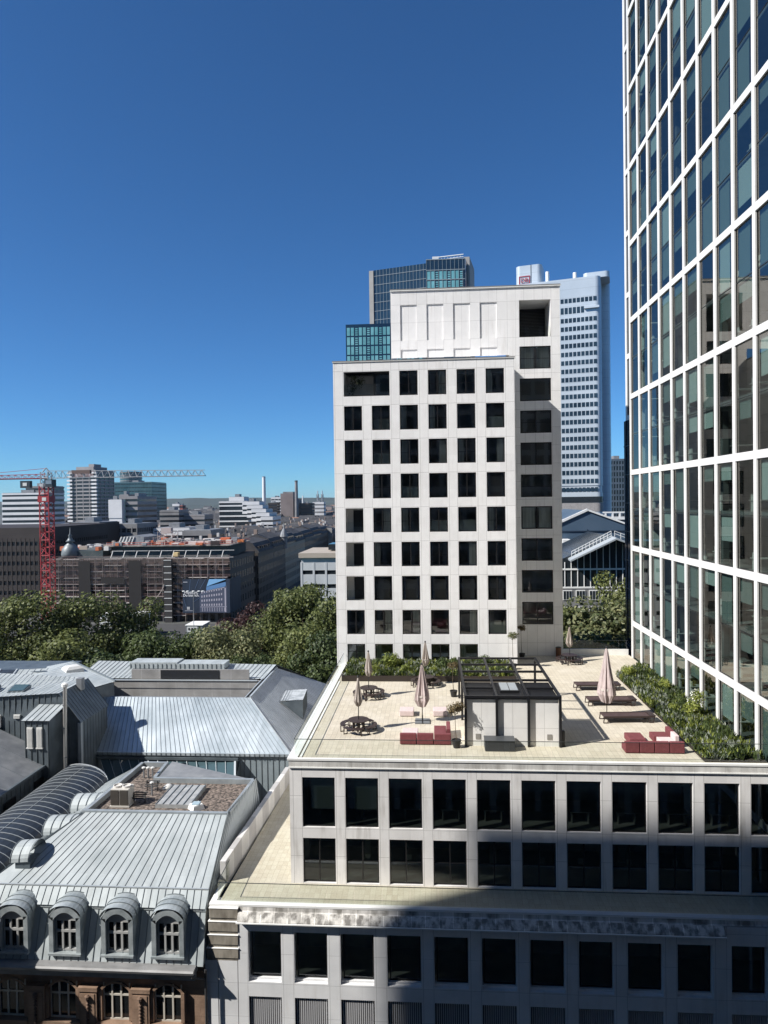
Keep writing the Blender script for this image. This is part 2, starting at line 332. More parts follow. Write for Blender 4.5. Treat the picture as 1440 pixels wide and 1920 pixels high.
def window(parent, O, U, Nn, u0, u1, z0, z1, back, gm, mull=(), trans=(), fwid=0.07, fm=None, blinds=(), name='window'):
    """frame part with a pane under it, set back behind the wall face"""
    f = MB(); fm = fm or FRAME
    for a, b, c, d in ((u0, u0+fwid, z0, z1), (u1-fwid, u1, z0, z1), (u0+fwid, u1-fwid, z0, z0+fwid), (u0+fwid, u1-fwid, z1-fwid, z1)):
        f.fb(O, U, Nn, a, b, -back-0.06, -back, c, d)
    for u in mull: f.fb(O, U, Nn, u-fwid*0.6, u+fwid*0.6, -back-0.055, -back+0.005, z0+fwid, z1-fwid)
    for z in trans: f.fb(O, U, Nn, u0+fwid, u1-fwid, -back-0.05, -back+0.003, z-0.02, z+0.02)
    fo = f.build(name, fm, parent)
    p = MB(); O_, U_, N_ = Vector(O), Vector(U), Vector(Nn)
    ti = random.uniform(-0.012, 0.012); q = lambda u, z, n: O_+U_*u+Vector((0, 0, z))+N_*n
    p.face(q(u0+fwid*0.5, z0+0.03, -back-0.03+ti), q(u1-fwid*0.5, z0+0.03, -back-0.03-ti), q(u1-fwid*0.5, z1-0.03, -back-0.03-ti), q(u0+fwid*0.5, z1-0.03, -back-0.03+ti))
    p.build('pane', gm, fo)
    for (a, b, c, d, mt) in blinds:
        bl = MB(); bl.fb(O, U, Nn, a, b, -back-0.22, -back-0.19, c, d); bl.build('blind', mt, fo)
    return fo
def seamed(mb, a, b, c, d, n, h=0.04, w=0.026, k=1, thick=0.0):
    """sheet a-b (lower edge) c-d (upper edge, c above b) with n raised standing seams from lower to upper edge"""
    a, b, c, d = map(Vector, (a, b, c, d)); mb.mat(0).face(a, b, c, d)
    nn = (b-a).cross(d-a).normalized()
    if nn.z < -0.01: nn = -nn
    for i in range(n+1 if n else 0):
        t = i/n; p, q = a.lerp(b, t), d.lerp(c, t)
        if (q-p).length < 0.15: continue
        s = (b-a).normalized()*w/2; e = nn*h
        mb.mat(k).hexa([p-s, p+s, q+s, q-s, p-s+e, p+s+e, q+s+e, q-s+e])
    mb.mat(0)

def leaf_cloud(mb, blobs, n, size, rg, flat=0.0, shell=0.75, jitter=0.35):
    """leaf quads spread over and inside the given ellipsoid clumps"""
    tot = sum(b[3]*b[4] for b in blobs)
    for (cx, cy_, cz, r, rz) in blobs:
        k = int(n*r*rz/tot)
        for _ in range(k):
            d = Vector((rg.gauss(0, 1), rg.gauss(0, 1), rg.gauss(0, 1))).normalized()
            q = shell+(1-shell)*rg.random()+rg.uniform(-0.05, 0.12)
            if rg.random() < 0.2: q *= rg.random()
            p = Vector((cx+d.x*r*q, cy_+d.y*r*q, cz+d.z*rz*q))
            nn = (d+Vector((rg.gauss(0, jitter), rg.gauss(0, jitter), rg.gauss(0.25, jitter)))).normalized()
            a = nn.orthogonal().normalized(); b = nn.cross(a); t = rg.uniform(0, 6.28)
            a, b = a*math.cos(t)+b*math.sin(t), b*math.cos(t)-a*math.sin(t)
            s = size*rg.uniform(0.6, 1.25); l = s*rg.uniform(0.55, 0.8)
            mb.face(p-a*s*0.5, p+b*l*0.5, p+a*s*0.5, p-b*l*0.5)
# ============================================================ GROUND AND SETTING
g = MB(); g.face((-9000, -3000, 0), (9000, -3000, 0), (9000, 12000, 0), (-9000, 12000, 0))
tag(g.build('ground', textured('city_ground', (0.055, 0.06, 0.055), (0.10, 0.10, 0.095), 0.05, rough=0.95)), kind='structure')
g = MB(); g.face((-600, 178, 0.02), (200, 178, 0.02), (200, 212, 0.02), (-600, 212, 0.02)); g.face((-60, 212.004, 0.02), (-44, 212.004, 0.02), (-44, 700, 0.02), (-60, 700, 0.02))
tag(g.build('road', textured('asphalt', (0.045, 0.045, 0.047), (0.06, 0.06, 0.062), 0.6, rough=0.9)), kind='structure')
g = MB(); g.face((-160, 62, 0.03), (60, 80, 0.03), (60, 178, 0.03), (-160, 178, 0.03))
tag(g.build('lawn', textured('park_grass', (0.03, 0.05, 0.015), (0.07, 0.10, 0.03), 0.4, rough=0.95)), kind='structure')
hm = MB()
rnd = random.Random(3)
for (Y, h, c) in ((5200, 78, 0), (3600, 52, 1)):
    px = None
    for i in range(121):
        x = -4500+i*75; z = h+5*math.sin(i*0.21+c)+4*math.sin(i*0.057+2*c)+rnd.uniform(-3, 3) - (8 if c else 0)
        if px: hm.face((px[0], Y-500, 0), (x, Y-500, 0), (x, Y, z), (px[0], Y, px[1])); hm.face((px[0], Y, px[1]), (x, Y, z), (x, Y+900, 0), (px[0], Y+900, 0))
        px = (x, z)
tag(hm.build('hills', textured('forest_hills', (0.022, 0.034, 0.03), (0.04, 0.055, 0.045), 0.01, rough=1)), kind='structure')

# ============================================================ PODIUM BUILDING (three tiers of roof)
P0 = thing('office_block', (5, 53, 0), 'white stone office block with cream roof terrace and two storeys of big dark windows', 'office building')
X3, Nf = (1, 0, 0), (0, -1, 0)
xs = [-8.9]; holes = set(); winx = []
for k in range(11):
    a = -8.12+2.65*k; xs += [a, a+2.0]; winx.append((a, a+2.0))
xs.append(19.5); xs = [x for x in xs]
zs = [14.7, 14.78, 17.52, 18.2, 21.25, 21.86]
for i in range(1, len(xs)-1, 2): holes |= {(i, 1), (i, 3)}
mb = MB(); grid_facade(mb, (0, 41, 0), X3, Nf, xs, zs, holes, 0.16)
mb.face((-8.9, 41, 14.7), (-8.9, 65, 14.7), (-8.9, 65, 22.3), (-8.9, 41, 22.3))
mb.face((-8.9, 65, 0), (19.5, 65, 0), (19.5, 65, 14.7), (-8.9, 65, 14.7))
mb.build('wall', PODW, P0)
mb = MB(); mb.box(-8.93, 19.5, 40.95, 41.5, 21.86, 22.26); mb.build('fascia', textured('stained_fascia', (0.34, 0.33, 0.31), (0.66, 0.65, 0.62), 1.6, (1, 1, 0.25), rough=0.8, joints=[('X', 0.88, 0.2, 0.02)], jcol=0.7), P0)
mb = MB(); mb.box(-8.95, 19.5, 40.91, 40.949, 21.84, 21.9)
mb.box(-9.02, 19.5, 40.91, 41.12, 22.3, 22.42); mb.box(-9.02, -8.42, 41.12, 64.98, 22.3, 22.42); mb.box(-8.3, -8.18, 41.3, 59, 22.36, 22.40)
mb.build('coping', TRIM, P0)
mb = MB(); mb.box(-8.9, 19.5, 41.0, 64.98, 22.0, 22.3); mb.box(7.9, 19.5, 64.98, 69.6, 22.0, 22.3)
mb.box(-8.42, 19.5, 41.12, 64.98, 22.3, 22.35); mb.box(7.9, 19.5, 64.98, 69.6, 22.3, 22.35); mb.build('terrace_floor', PAVE, P0)
mb = MB(); mb.box(12.95, 19.4, 69.5, 69.75, 22.35, 22.95); mb.build('low_parapet', TRIM, P0)
# interiors behind the glass
mb = MB(); mb.box(-8.8, 19.4, 45.5, 45.7, 14.7, 21.9)
for x in range(-8, 20, 4): mb.box(x-0.6, x-0.2, 43.4, 43.8, 14.75, 21.9)
mb.build('interior_wall', INT, P0)
mb = MB(); mb.box(-8.8, 19.4, 41.2, 45.5, 17.65, 18.12); mb.box(-8.8, 19.4, 41.2, 45.5, 14.5, 14.76); mb.build('interior_floor', INTF, P0)
rnd = random.Random(11)
for k, (a, b) in enumerate(winx):
    bl = [(a+0.5, b-0.05, 19.2, 21.2, BLIND)] if k in (0, 1) else ([(a+0.05, b-0.05, 20.9, 21.2, BLIND)] if k in (2, 8) else [])
    window(P0, (0, 41, 0), X3, Nf, a, b, 18.2, 21.25, 0.12, GL_POD, blinds=bl)
    window(P0, (0, 41, 0), X3, Nf, a, b, 14.78, 17.52, 0.12, GL_POD, mull=((a+b)/2,), trans=(16.1,))
mb = MB()
for k in range(11):
    if rnd.random() < 0.8:
        x = -7.7+2.65*k+rnd.uniform(0, 0.6); mb.box(x, x+1.3, 42.2, 42.9, 18.82, 18.86); mb.box(x+0.1, x+0.16, 42.3, 42.8, 18.12, 18.82); mb.box(x+1.1, x+1.16, 42.3, 42.8, 18.12, 18.82)
    if rnd.random() < 0.8:
        x = -7.7+2.65*k+rnd.uniform(0, 0.6); mb.box(x, x+1.3, 42.2, 42.9, 15.45, 15.49); mb.box(x+0.5, x+0.8, 42.5, 42.6, 15.49, 15.85)
mb.build('desk', mat('desk_white', (0.5, 0.5, 0.48), 0.6), P0)
# ledge tier
mb = MB(); mb.prism([(-12.7, 38.95), (19.5, 38.95), (19.5, 41.0), (-8.9, 41.0), (-8.9, 57), (-12.1, 57)], 14.3, 14.7); mb.build('ledge_floor', PAVE2, P0)
mb = MB(); mb.box(-13.25, 19.5, 38.6, 38.95, 14.62, 14.74); mb.box(-13.25, -12.9, 38.95, 40.9, 14.62, 14.74); mb.build('ledge_coping', TRIM, P0)
mb = MB(); mb.extr([(38.62, 14.62), (38.58, 14.4), (38.52, 14.36), (38.9, 14.36), (38.9, 14.62)], -11.45, 19.5, lambda t, p, q: (t, p, q)); mb.build('upper_cornice', CORN2, P0)
mb = MB(); mb.extr([(38.5, 14.36), (38.36, 14.2), (38.2, 13.98), (38.2, 13.93), (38.9, 13.93), (38.9, 14.36)], -11.5, 15.75, lambda t, p, q: (t, p, q)); mb.build('cornice', CORN, P0)
mb = MB(); mb.box(-11.55, 15.8, 38.14, 38.6, 13.87, 13.93); mb.build('drip_edge', TRIM, P0)
# stepped end pier of the lower facade
mb = MB(); z = 14.6
for i in range(4):
    mb.mat(0).box(-13.2-0.06*i, -11.5, 38.45, 39.5, z-0.62, z-0.06); mb.mat(1).box(-13.22-0.06*i, -11.48, 38.42, 39.5, z-0.06, z); z -= 0.78
    mb.mat(0).box(-13.18-0.06*i, -11.5, 38.5, 39.5, z, z+0.16)
mb.build('stepped_pier', [BROWNB, TRIM], P0, bevel=0.03)
mb = MB(); mb.box(-13.5, -12.75, 38.48, 39.5, 0, z); mb.box(-12.72, -11.58, 38.5, 39.5, 0, z); mb.build('end_pier', LOWW, P0)
# lower facade
xs = [-11.55]; lows = []
for k in range(12):
    a = -10.94+2.69*k+(0.22 if k == 10 else 0); b = a+1.93
    if b > 19.5: break
    xs += [a, b]; lows.append((a, b))
xs.append(19.5); zs = [0, 5.6, 9.45, 10.3, 13.26, 13.88]
holes = set()
for i in range(1, len(xs)-1, 2): holes |= {(i, 1), (i, 3)}
mb = MB(); grid_facade(mb, (0, 38.5, 0), X3, Nf, xs, zs, holes, 0.42); mb.box(15.85, 19.5, 38.5, 38.9, 13.88, 14.3); mb.build('lower_wall', LOWW, P0)
for a, b in lows: mb = MB(); mb.box(a+0.002, b-0.002, 38.72, 39.0, 10.302, 10.42); mb.build('sill', LOWW, P0)
mb = MB(); mb.box(-11.5, 19.4, 42, 42.2, 5, 13.9); mb.build('lower_interior', INT, P0)
mb = MB(); mb.box(-11.5, 19.4, 38.95, 42, 9.6, 10.2); mb.build('lower_interior_floor', INTF, P0)
for a, b in lows:
    window(P0, (0, 38.5, 0), X3, Nf, a+0.12, b-0.04, 10.42, 13.2, 0.36, GL_POD)
    l = MB(); n = 15
    for i in range(n): x = a+0.06+(b-a-0.12)*(i+0.5)/n; l.box(x-0.035, x+0.035, 38.62, 38.8, 5.6, 9.42)
    lo = l.build('louvre_panel', mat('pale_louvre_fin', (0.42, 0.42, 0.43), 0.5), P0)
    l = MB(); l.box(a, b, 38.88, 38.9, 5.6, 9.45); l.build('backing', FRAME, lo)
# party wall with alternating panels along the side passage
mb = MB()
for i in range(10):
    y0 = 40.9+1.5*i; y1 = y0+1.5; f = lambda y: -12.95+0.85*(y-40.9)/15
    mb.mat(i % 2).hexa([(f(y0)-0.35, y0, 14.4), (f(y0), y0, 14.4), (f(y1), y1, 14.4), (f(y1)-0.35, y1, 14.4), (f(y0)-0.35, y0, 16), (f(y0), y0, 16), (f(y1), y1, 16), (f(y1)-0.35, y1, 16)])
mb.build('party_wall', [textured('panel_light', (0.5, 0.49, 0.47), (0.62, 0.61, 0.59), 1), textured('panel_grey', (0.36, 0.35, 0.34), (0.44, 0.43, 0.42), 1)], P0)
def railing(parent, pts, z0, h, step=1.6, nm='glass_railing'):
    gm = MB(); rm = MB()
    for (x0, y0), (x1, y1) in zip(pts, pts[1:]):
        L = math.hypot(x1-x0, y1-y0); n = max(1, round(L/step))
        for i in range(n):
            a, b = (i+0.01)/n, (i+0.99)/n
            p = (x0+(x1-x0)*a, y0+(y1-y0)*a); q = (x0+(x1-x0)*b, y0+(y1-y0)*b)
            gm.face((*p, z0), (*q, z0), (*q, z0+h), (*p, z0+h))
        rm.tube((x0, y0, z0+h+0.012), (x1, y1, z0+h+0.012), 0.022, n=4)
    ro = rm.build(nm, mat('rail_dark', (0.08, 0.09, 0.085), 0.35, 0.6), parent); gm.build('pane', GL_RAIL, ro)
railing(P0, [(19.4, 41.22), (-8.62, 41.22), (-8.62, 64.9)], 22.42, 1.08)
railing(P0, [(19.4, 38.85), (-12.8, 38.85), (-12.85, 41.4)], 14.74, 1.1)
railing(P0, [(13.0, 69.6), (19.4, 69.6)], 22.95, 0.85)

# ============================================================ WHITE RESIDENTIAL TOWER
T0 = thing('apartment_tower', (2, 75, 0), 'tall white stone apartment tower with square grid of dark windows rising behind the terrace', 'tower')
colx = [-8.27, -5.6, -2.93, -0.22, 2.48, 5.2]
xs = [-9.28]
for c in colx: xs += [c, c+1.72]
xs.append(7.88)
zs = [22.3]; rowz = []
for k in range(8, -1, -1):
    t = 50.44-3.255*k; bz = max(t-2.33, 22.6); zs += [bz, t]; rowz.append((k, bz, t))
zs.append(51.4)
holes = set()
for i in range(6):
    for j, (k, bz, t) in enumerate(rowz):
        if k == 8 and i == 5: continue
        holes.add((1+2*i, 1+2*j))
holes.add((2, 17))
mb = MB(); grid_facade(mb, (0, 65, 0), X3, Nf, xs, zs, holes, 0.13)
mb.face((-9.28, 65, 22.3), (-9.28, 86, 22.3), (-9.28, 81, 51.4), (-9.28, 65, 51.4)); mb.face((7.88, 65, 22.3), (7.88, 69.2, 22.3), (7.88, 69.2, 51.4), (7.88, 65, 51.4))
mb.face((-9.28, 65, 51.1), (7.88, 65, 51.1), (7.88, 81, 51.1), (-9.28, 81, 51.1)); mb.face((-9.28, 81, 0), (12.95, 81, 0), (12.95, 81, 51), (-9.28, 81, 51))
mb.build('wall', WHITE, T0)
rnd = random.Random(5)
mulls = {(1, 0), (1, 1), (2, 0), (2, 1), (3, 0), (3, 1), (3, 2), (4, 1), (4, 2), (4, 3), (4, 5), (2, 4), (7, 0), (7, 1), (8, 0), (8, 2), (8, 3)}
for i, c in enumerate(colx):
    for j, (k, bz, t) in enumerate(rowz):
        if k == 8 and i == 5 or (k == 0 and i < 2): continue
        if i == 0 and k in (4, 5, 6): continue
        mm = (c+0.86,) if (k, i) in mulls or rnd.random() < 0.25 else ()
        r = rnd.random(); bl = []
        if k == 3 and i == 5 or k == 6 and i > 0: bl = [(c+0.25, c+1.5, bz+0.1, t-0.35, mat('grey_slat_blind', (0.16, 0.15, 0.15), 0.8))]
        elif r < 0.25: bl = [(c+0.08, c+0.6, bz, t, CURT)]
        elif r < 0.5: bl = [(c+1.0, c+1.66, bz, t-0.02, CURT)]
        elif r < 0.72: bl = [(c+0.08, c+1.66, bz, bz+1.1, BLIND)]
        window(T0, (0, 65, 0), X3, Nf, c, c+1.72, bz, t, 0.08, GL_TOW, mull=mm, trans=((bz+1.05,) if mm else ()), blinds=bl, fwid=0.09)
mb = MB(); mb.box(-9.2, 7.8, 70.5, 70.6, 22.3, 51); mb.box(-6.2, -6.1, 65.2, 70.4, 22.3, 47.5)
for x in (-3.4, -0.7, 2.1, 4.7): mb.box(x, x+0.15, 65.25, 70.4, 22.3, 51)
mb.build('interior_wall', INT, T0)
mb = MB()
for k in range(9): mb.box(-9.2, 7.8, 65.2, 70.4, 47.75-3.255*k, 48.0-3.255*k)
mb.build('interior_floor', INTF, T0)
LOGW = mat('loggia_white', (0.62, 0.62, 0.61), 0.8)
for k in (4, 5, 6):
    t = 50.44-3.255*k; b = t-2.33
    mb = MB(); mb.box(-8.3, -8.24, 65.14, 65.9, b, t); mb.box(-8.24, -6.6, 65.9, 65.98, b, t); mb.box(-8.24, -6.6, 65.14, 65.9, b-0.08, b); mb.box(-8.24, -6.6, 65.14, 65.9, t, t+0.08)
    lo = mb.build('loggia', LOGW, T0)
    mb = MB(); mb.box(-7.6, -6.62, 65.84, 65.88, b+0.02, t-0.2); mb.build('door', FRAME, lo)
    mb = MB(); mb.face((-8.27, 65.06, b), (-6.55, 65.06, b), (-6.55, 65.06, b+1.0), (-8.27, 65.06, b+1.0)); mb.build('balustrade', GL_TOW if k != 5 else GL_RAIL, lo)
t = 50.44; b = 48.11
mb = MB(); mb.box(-8.27, -8.2, 65.14, 67.4, b, t); mb.box(-8.2, -5.4, 67.4, 67.5, b, t); mb.box(-8.2, -3.9, 65.14, 67.4, b-0.08, b); mb.box(-5.4, -3.9, 65.9, 66.0, b, t)
lo = mb.build('loggia', LOGW, T0)
mb = MB(); mb.box(-8.27, -3.88, 65.0, 65.08, t-0.1, t-0.002); mb.box(-8.27, -3.88, 65.0, 65.08, b+0.002, b+0.1); mb.box(-5.45, -3.9, 65.5, 65.56, b, t-0.1); mb.build('frame', FRAME, lo)
mb = MB(); mb.face((-8.27, 65.04, b), (-3.88, 65.04, b), (-3.88, 65.04, b+1.15), (-8.27, 65.04, b+1.15)); mb.face((-5.2, 65.45, b), (-3.95, 65.45, b), (-3.95, 65.45, t-0.3), (-5.2, 65.45, t-0.3)); mb.build('balustrade', GL_TOW, lo)
mb = MB(); leaf_cloud(mb, [(-7.6, 65.9, 49.0, 0.5, 0.9), (-6.9, 66.0, 49.6, 0.7, 0.6), (-7.4, 65.8, 50.0, 0.5, 0.35)], 900, 0.13, random.Random(6), shell=0.3); mb.build('balcony_plants', LEAF_C, lo)
mb = MB(); mb.box(-9.34, 7.94, 64.94, 65.3, 51.4, 51.5); mb.box(-9.34, -9.0, 65.3, 81, 51.4, 51.5); mb.mat(0); mb.box(7.6, 7.94, 65.3, 69.2, 51.4, 51.5)
mb.box(-3.97, 13.0, 69.1, 69.5, 59.3, 59.42); mb.box(12.6, 13.0, 69.5, 81, 59.3, 59.42); mb.build('coping', mat('grey_coping', (0.2, 0.2, 0.2), 0.5), T0)
mb = MB(); mb.box(-9.34, 7.94, 64.93, 65.3, 51.36, 51.4); mb.build('roof_edge', TRIM, T0)
mb = MB(); mb.box(-3.97, 13.0, 69.09, 69.4, 59.22, 59.3); mb.build('roof_edge', TRIM, T0)
# upper block and right hand column, set back
xs = [-3.91]
for k in range(4): xs += [-2.96+2.66*k, -1.27+2.66*k]
xs += [8.92, 12.0, 12.93]
zs = sorted([22.3, 52.5, 53.35, 54.24, 57.83, 59.3])
holes = set()
for i in (1, 3, 5, 7): holes |= {(i, 1), (i, 3)}
mb = MB()
grid_facade(mb, (0, 69.2, 0), X3, Nf, xs[:-3]+[7.88], zs[1:], {(i, 0) for i in (1, 3, 5, 7)} | {(i, 2) for i in (1, 3, 5, 7)}, 0.09)
for k in range(4):
    a = -2.96+2.66*k
    mb.box(a+0.0, a+1.69, 69.29, 69.35, 52.5, 53.35); mb.box(a, a+1.69, 69.29, 69.35, 54.24, 57.83)
wz = [(53.33-3.195*k-2.26, 53.33-3.195*k) for k in range(9)]
z2 = [22.3]
for a, b in reversed(wz): z2 += [a, b]
z2 += [54.24, 57.93, 59.3]
grid_facade(mb, (0, 69.2, 0), X3, Nf, [7.88, 8.92, 12.0, 12.93], z2, {(1, 1+2*j) for j in range(10)}, 0.13)
mb.face((12.93, 69.2, 0), (12.93, 81, 0), (12.93, 81, 59.3), (12.93, 69.2, 59.3)); mb.face((-3.91, 69.2, 51), (-3.91, 81, 51), (-3.91, 81, 59.3), (-3.91, 69.2, 59.3))
mb.face((-3.91, 69.2, 59), (12.93, 69.2, 59), (12.93, 81, 59), (-3.91, 81, 59))
mb.build('upper_wall', UPW, T0)
for n, (a, b) in enumerate(wz):
    bl = [(9.1, 10.3, a, b, CURT), (10.7, 11.9, a, b, CURT)] if n in (0, 5) else ([(8.95, 11.95, a, b, mat('dim_curtain', (0.14, 0.13, 0.12), 0.9))] if n in (1, 2, 3) else [])
    window(T0, (0, 69.2, 0), X3, Nf, 8.92, 12.0, a, b, 0.08, GL_TOW, mull=(10.46,) if n % 3 != 1 else (), trans=(a+1.05,) if n % 2 == 0 else (), blinds=bl, fwid=0.1)
mb = MB(); mb.box(8.0, 12.8, 73, 73.1, 22.3, 54); mb.build('interior_wall', INT, T0)
mb = MB()
for a, b in wz: mb.box(8.0, 12.85, 69.4, 73, a-0.5, a-0.1)
mb.build('interior_floor', INTF, T0)
mb = MB(); mb.box(8.86, 8.92, 69.33, 72.6, 54.24, 57.93); mb.box(12.0, 12.06, 69.33, 72.6, 54.24, 57.93); mb.box(8.92, 12.0, 69.33, 72.6, 57.93, 58); mb.box(8.92, 12, 69.33, 72.6, 54.1, 54.24)
lo = mb.build('loggia', LOGW, T0)
mb = MB()
for i in range(24): mb.box(8.92, 12.0, 72.5, 72.58, 54.24+i*0.154, 54.24+i*0.154+0.11)
mb.box(8.92, 12.0, 72.6, 72.7, 54.1, 58.0); mb.build('louvre_back', FRAME, lo)
mb = MB(); mb.face((8.95, 69.25, 54.2), (11.97, 69.25, 54.2), (11.97, 69.25, 55.3), (8.95, 69.25, 55.3)); mb.build('balustrade', GL_RAIL, lo)

# ============================================================ WHITE GRID TOWER ON THE RIGHT
G0 = thing('office_tower', (35, 55, 0), 'very tall white grid office tower with double height glazing at the right edge', 'tower')
OU, NU = (19.5, 0, 0), (-1, 0, 0); UY = (0, 1, 0)
bays = [68.6-2.87*k for k in range(13)]           # mullion centre lines
ys = []
for y in reversed(bays): ys += [y-0.19, y+0.19]
ys = ys[0:]; bands = [18.1+7.4*k for k in range(13)]
zs = [0]
for b in bands: zs += [b, b+0.5]
zs.append(bands[-1]+3)
holes = {(1+2*i, j) for i in range(12) for j in range(0, 2*len(bands), 2)}
mb = MB(); grid_facade(mb, OU, UY, NU, ys, zs, holes, 0.12)
mb.face((19.5, 68.82, 0), (40, 68.82, 0), (40, 68.82, 110), (19.5, 68.82, 110))
mb.face((19.5, 30, 110), (19.5, 68.8, 110), (50, 68.8, 110), (50, 30, 110)); mb.face((19.5, ys[0], 0), (50, ys[0], 0), (50, ys[0], 110), (19.5, ys[0], 110))
mb.build('wall', GRIDW, G0)
rnd = random.Random(21); cnt = 0; rest = MB(); restg = MB(); restb = MB()
order = sorted([(i, j) for i in range(12) for j in range(12)], key=lambda q: (0 if 1 <= q[0] and 0 <= q[1] <= 9 else 1, q[1]))
for (i, j) in order:
    y0, y1 = ys[1+2*i], ys[2+2*i]; z0, z1 = bands[j]+0.5, bands[j+1]; zm = (z0+z1)/2
    if i < 1 and j > 6: pass
    bl = []
    for (a, b) in ((z0, zm-0.15), (zm+0.15, z1)):
        r = rnd.random()
        if r < 0.62:
            hgt = rnd.choice((0.35, 0.5, 0.75, 1.0))*(b-a)
            bl.append((y0+rnd.choice((0.05, 0.05, 0.9)), y1-0.05, b-hgt, b, rnd.choice((BLIND2, BLIND2, BLIND2, BLIND))))
    if cnt < 100:
        window(G0, OU, UY, NU, y0, y1, z0, z1, 0.1, GL_GRID, trans=(zm,), fwid=0.06, blinds=bl); cnt += 1
    else:
        rest.fb(OU, UY, NU, y0, y0+0.06, -0.16, -0.1, z0, z1); rest.fb(OU, UY, NU, y1-0.06, y1, -0.16, -0.1, z0, z1)
        restg.fb(OU, UY, NU, y0+0.06, y1-0.06, -0.15, -0.13, z0, z1)
ro = tag(rest.build('window', FRAME, G0), kind='stuff'); tag(restg.build('pane', GL_GRID, ro), kind='stuff')
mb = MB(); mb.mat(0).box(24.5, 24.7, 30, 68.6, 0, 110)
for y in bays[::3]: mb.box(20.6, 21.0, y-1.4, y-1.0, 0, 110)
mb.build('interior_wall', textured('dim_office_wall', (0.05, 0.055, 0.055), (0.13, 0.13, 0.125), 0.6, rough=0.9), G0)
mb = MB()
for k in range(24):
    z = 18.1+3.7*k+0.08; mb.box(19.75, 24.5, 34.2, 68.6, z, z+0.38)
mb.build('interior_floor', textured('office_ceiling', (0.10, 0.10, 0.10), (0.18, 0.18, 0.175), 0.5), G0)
rnd = random.Random(8); mb = MB()
for k in range(22):
    z = 18.1+3.7*k+0.46
    for y in bays[1:11]:
        if rnd.random() < 0.6: yy = y-rnd.uniform(0.6, 1.6); mb.box(20.3, 21.5, yy-0.4, yy+0.4, z+0.7, z+0.75); mb.box(20.4, 20.5, yy-0.3, yy+0.3, z, z+1.1)
mb.build('desk', mat('desk_grey', (0.45, 0.44, 0.42), 0.6), G0)
# rear wing of the same tower, one more bay farther back
zs = [47.4]; z = 47.4
mb = MB(); k0 = 47.4
yy = [80.8, 81.3, 84.3, 84.9]
zz = []
for k in range(8): zz += [k0+7.3*k, k0+7.3*k+0.6]
grid_facade(mb, (23.6, 0, 0), UY, NU, yy, zz, {(1, j) for j in range(1, 15, 2)}, 0.1)
mb.face((23.6, 84.9, 47.4), (40, 84.9, 47.4), (40, 84.9, 99.1), (23.6, 84.9, 99.1)); mb.face((23.6, 80.8, 47.4), (40, 80.8, 47.4), (40, 80.8, 99.1), (23.6, 80.8, 99.1))
mb.build('rear_wall', GRIDW, G0)
mb = MB(); mb.box(23.72, 40, 81, 84.8, 48, 99); mb.box(23.3, 40, 78.5, 84.6, 0, 47.3); mb.build('rear_glazing', mat('dark_blue_glass', (0.01, 0.018, 0.03), 0.08), G0)
mb = MB()
for k in range(14): mb.box(23.24, 23.3, 78.5, 84.6, 3.4*k, 3.4*k+0.12)
for y in (79.6, 81.6, 83.6): mb.box(23.22, 23.3, y, y+0.1, 0, 47.3)
mb.build('glazing_bars', mat('blue_black_bar', (0.02, 0.025, 0.035), 0.4), G0)

# ============================================================ TERRACE PLANTING
def shrub_proto(name, lm, rg, r=0.55, n=700, size=0.13, tall=1.0):
    bl = [(rg.uniform(-0.5, 0.5)*r, rg.uniform(-0.5, 0.5)*r, r*tall*rg.uniform(0.45, 0.95), r*rg.uniform(0.4, 0.6), r*tall*rg.uniform(0.35, 0.55)) for _ in range(7)]
    mb = MB(); leaf_cloud(mb, bl, n, size, rg, shell=0.5)
    return mb
mb = MB(); mb.box(-8.07, 7.0, 59.1, 59.18, 22.35, 22.85); mb.box(-8.07, -8.0, 59.18, 64.8, 22.35, 22.85); mb.box(6.93, 7.0, 59.18, 64.8, 22.35, 22.85)
pl = tag(mb.build('planter', mat('dark_bronze_edge', (0.03, 0.022, 0.018), 0.5)), 'long dark metal planter bed along the foot of the apartment tower', 'planter')
mb = MB(); mb.box(-8.0, 6.93, 59.18, 64.8, 22.36, 22.75); mb.build('soil', SOIL, pl)
mb = MB(); poly = [(15.97, 41.4), (19.42, 41.4), (19.42, 66.5), (18.9, 64.6), (16.05, 61.1)]; mb.prism(poly, 22.354, 22.44)
pl2 = tag(mb.build('planter', SOIL), 'sunken triangular planting bed at the foot of the white grid tower', 'planter')
mb = MB(); mb.tube((15.93, 41.4, 22.4), (16.02, 61.1, 22.4), 0.05, n=4); mb.tube((16.02, 61.1, 22.4), (19.4, 65.2, 22.4), 0.05, n=4); mb.tube((15.93, 41.4, 22.4), (19.4, 41.4, 22.4), 0.05, n=4); mb.build('edging', mat('dark_bronze_edge', (0.03, 0.022, 0.018), 0.5), pl2)
def cover(name, region, n, label, seed, mats, sh=0.35, zoff=22.5):
    rg = random.Random(seed); mbs = MB()
    for _ in range(n):
        x, y = region(rg); h = rg.uniform(0.12, sh); kk = int((math.sin(x*1.9+seed)+math.cos(y*1.3+x))*1.2+rg.uniform(0, 3)) % len(mats); mbs.mat(kk)
        for _ in range(5):
            a = rg.uniform(0, 6.28); l = rg.uniform(0.1, 0.3); w = 0.035; dx, dy = math.cos(a), math.sin(a)
            b = Vector((x+rg.uniform(-0.2, 0.2), y+rg.uniform(-0.2, 0.2), zoff)); e = b+Vector((dx*l, dy*l, h*rg.uniform(0.5, 1.2)))
            s = Vector((-dy*w, dx*w, 0)); mm_ = b.lerp(e, 0.6)+Vector((0, 0, 0.05))
            mbs.face(b-s, b+s, mm_+s*1.6, e); mbs.face(b-s, mm_+s*1.6, e, mm_-s*1.6)
    o = mbs.build(name, mats); tag(o, label, 'ground cover', kind='stuff'); return o
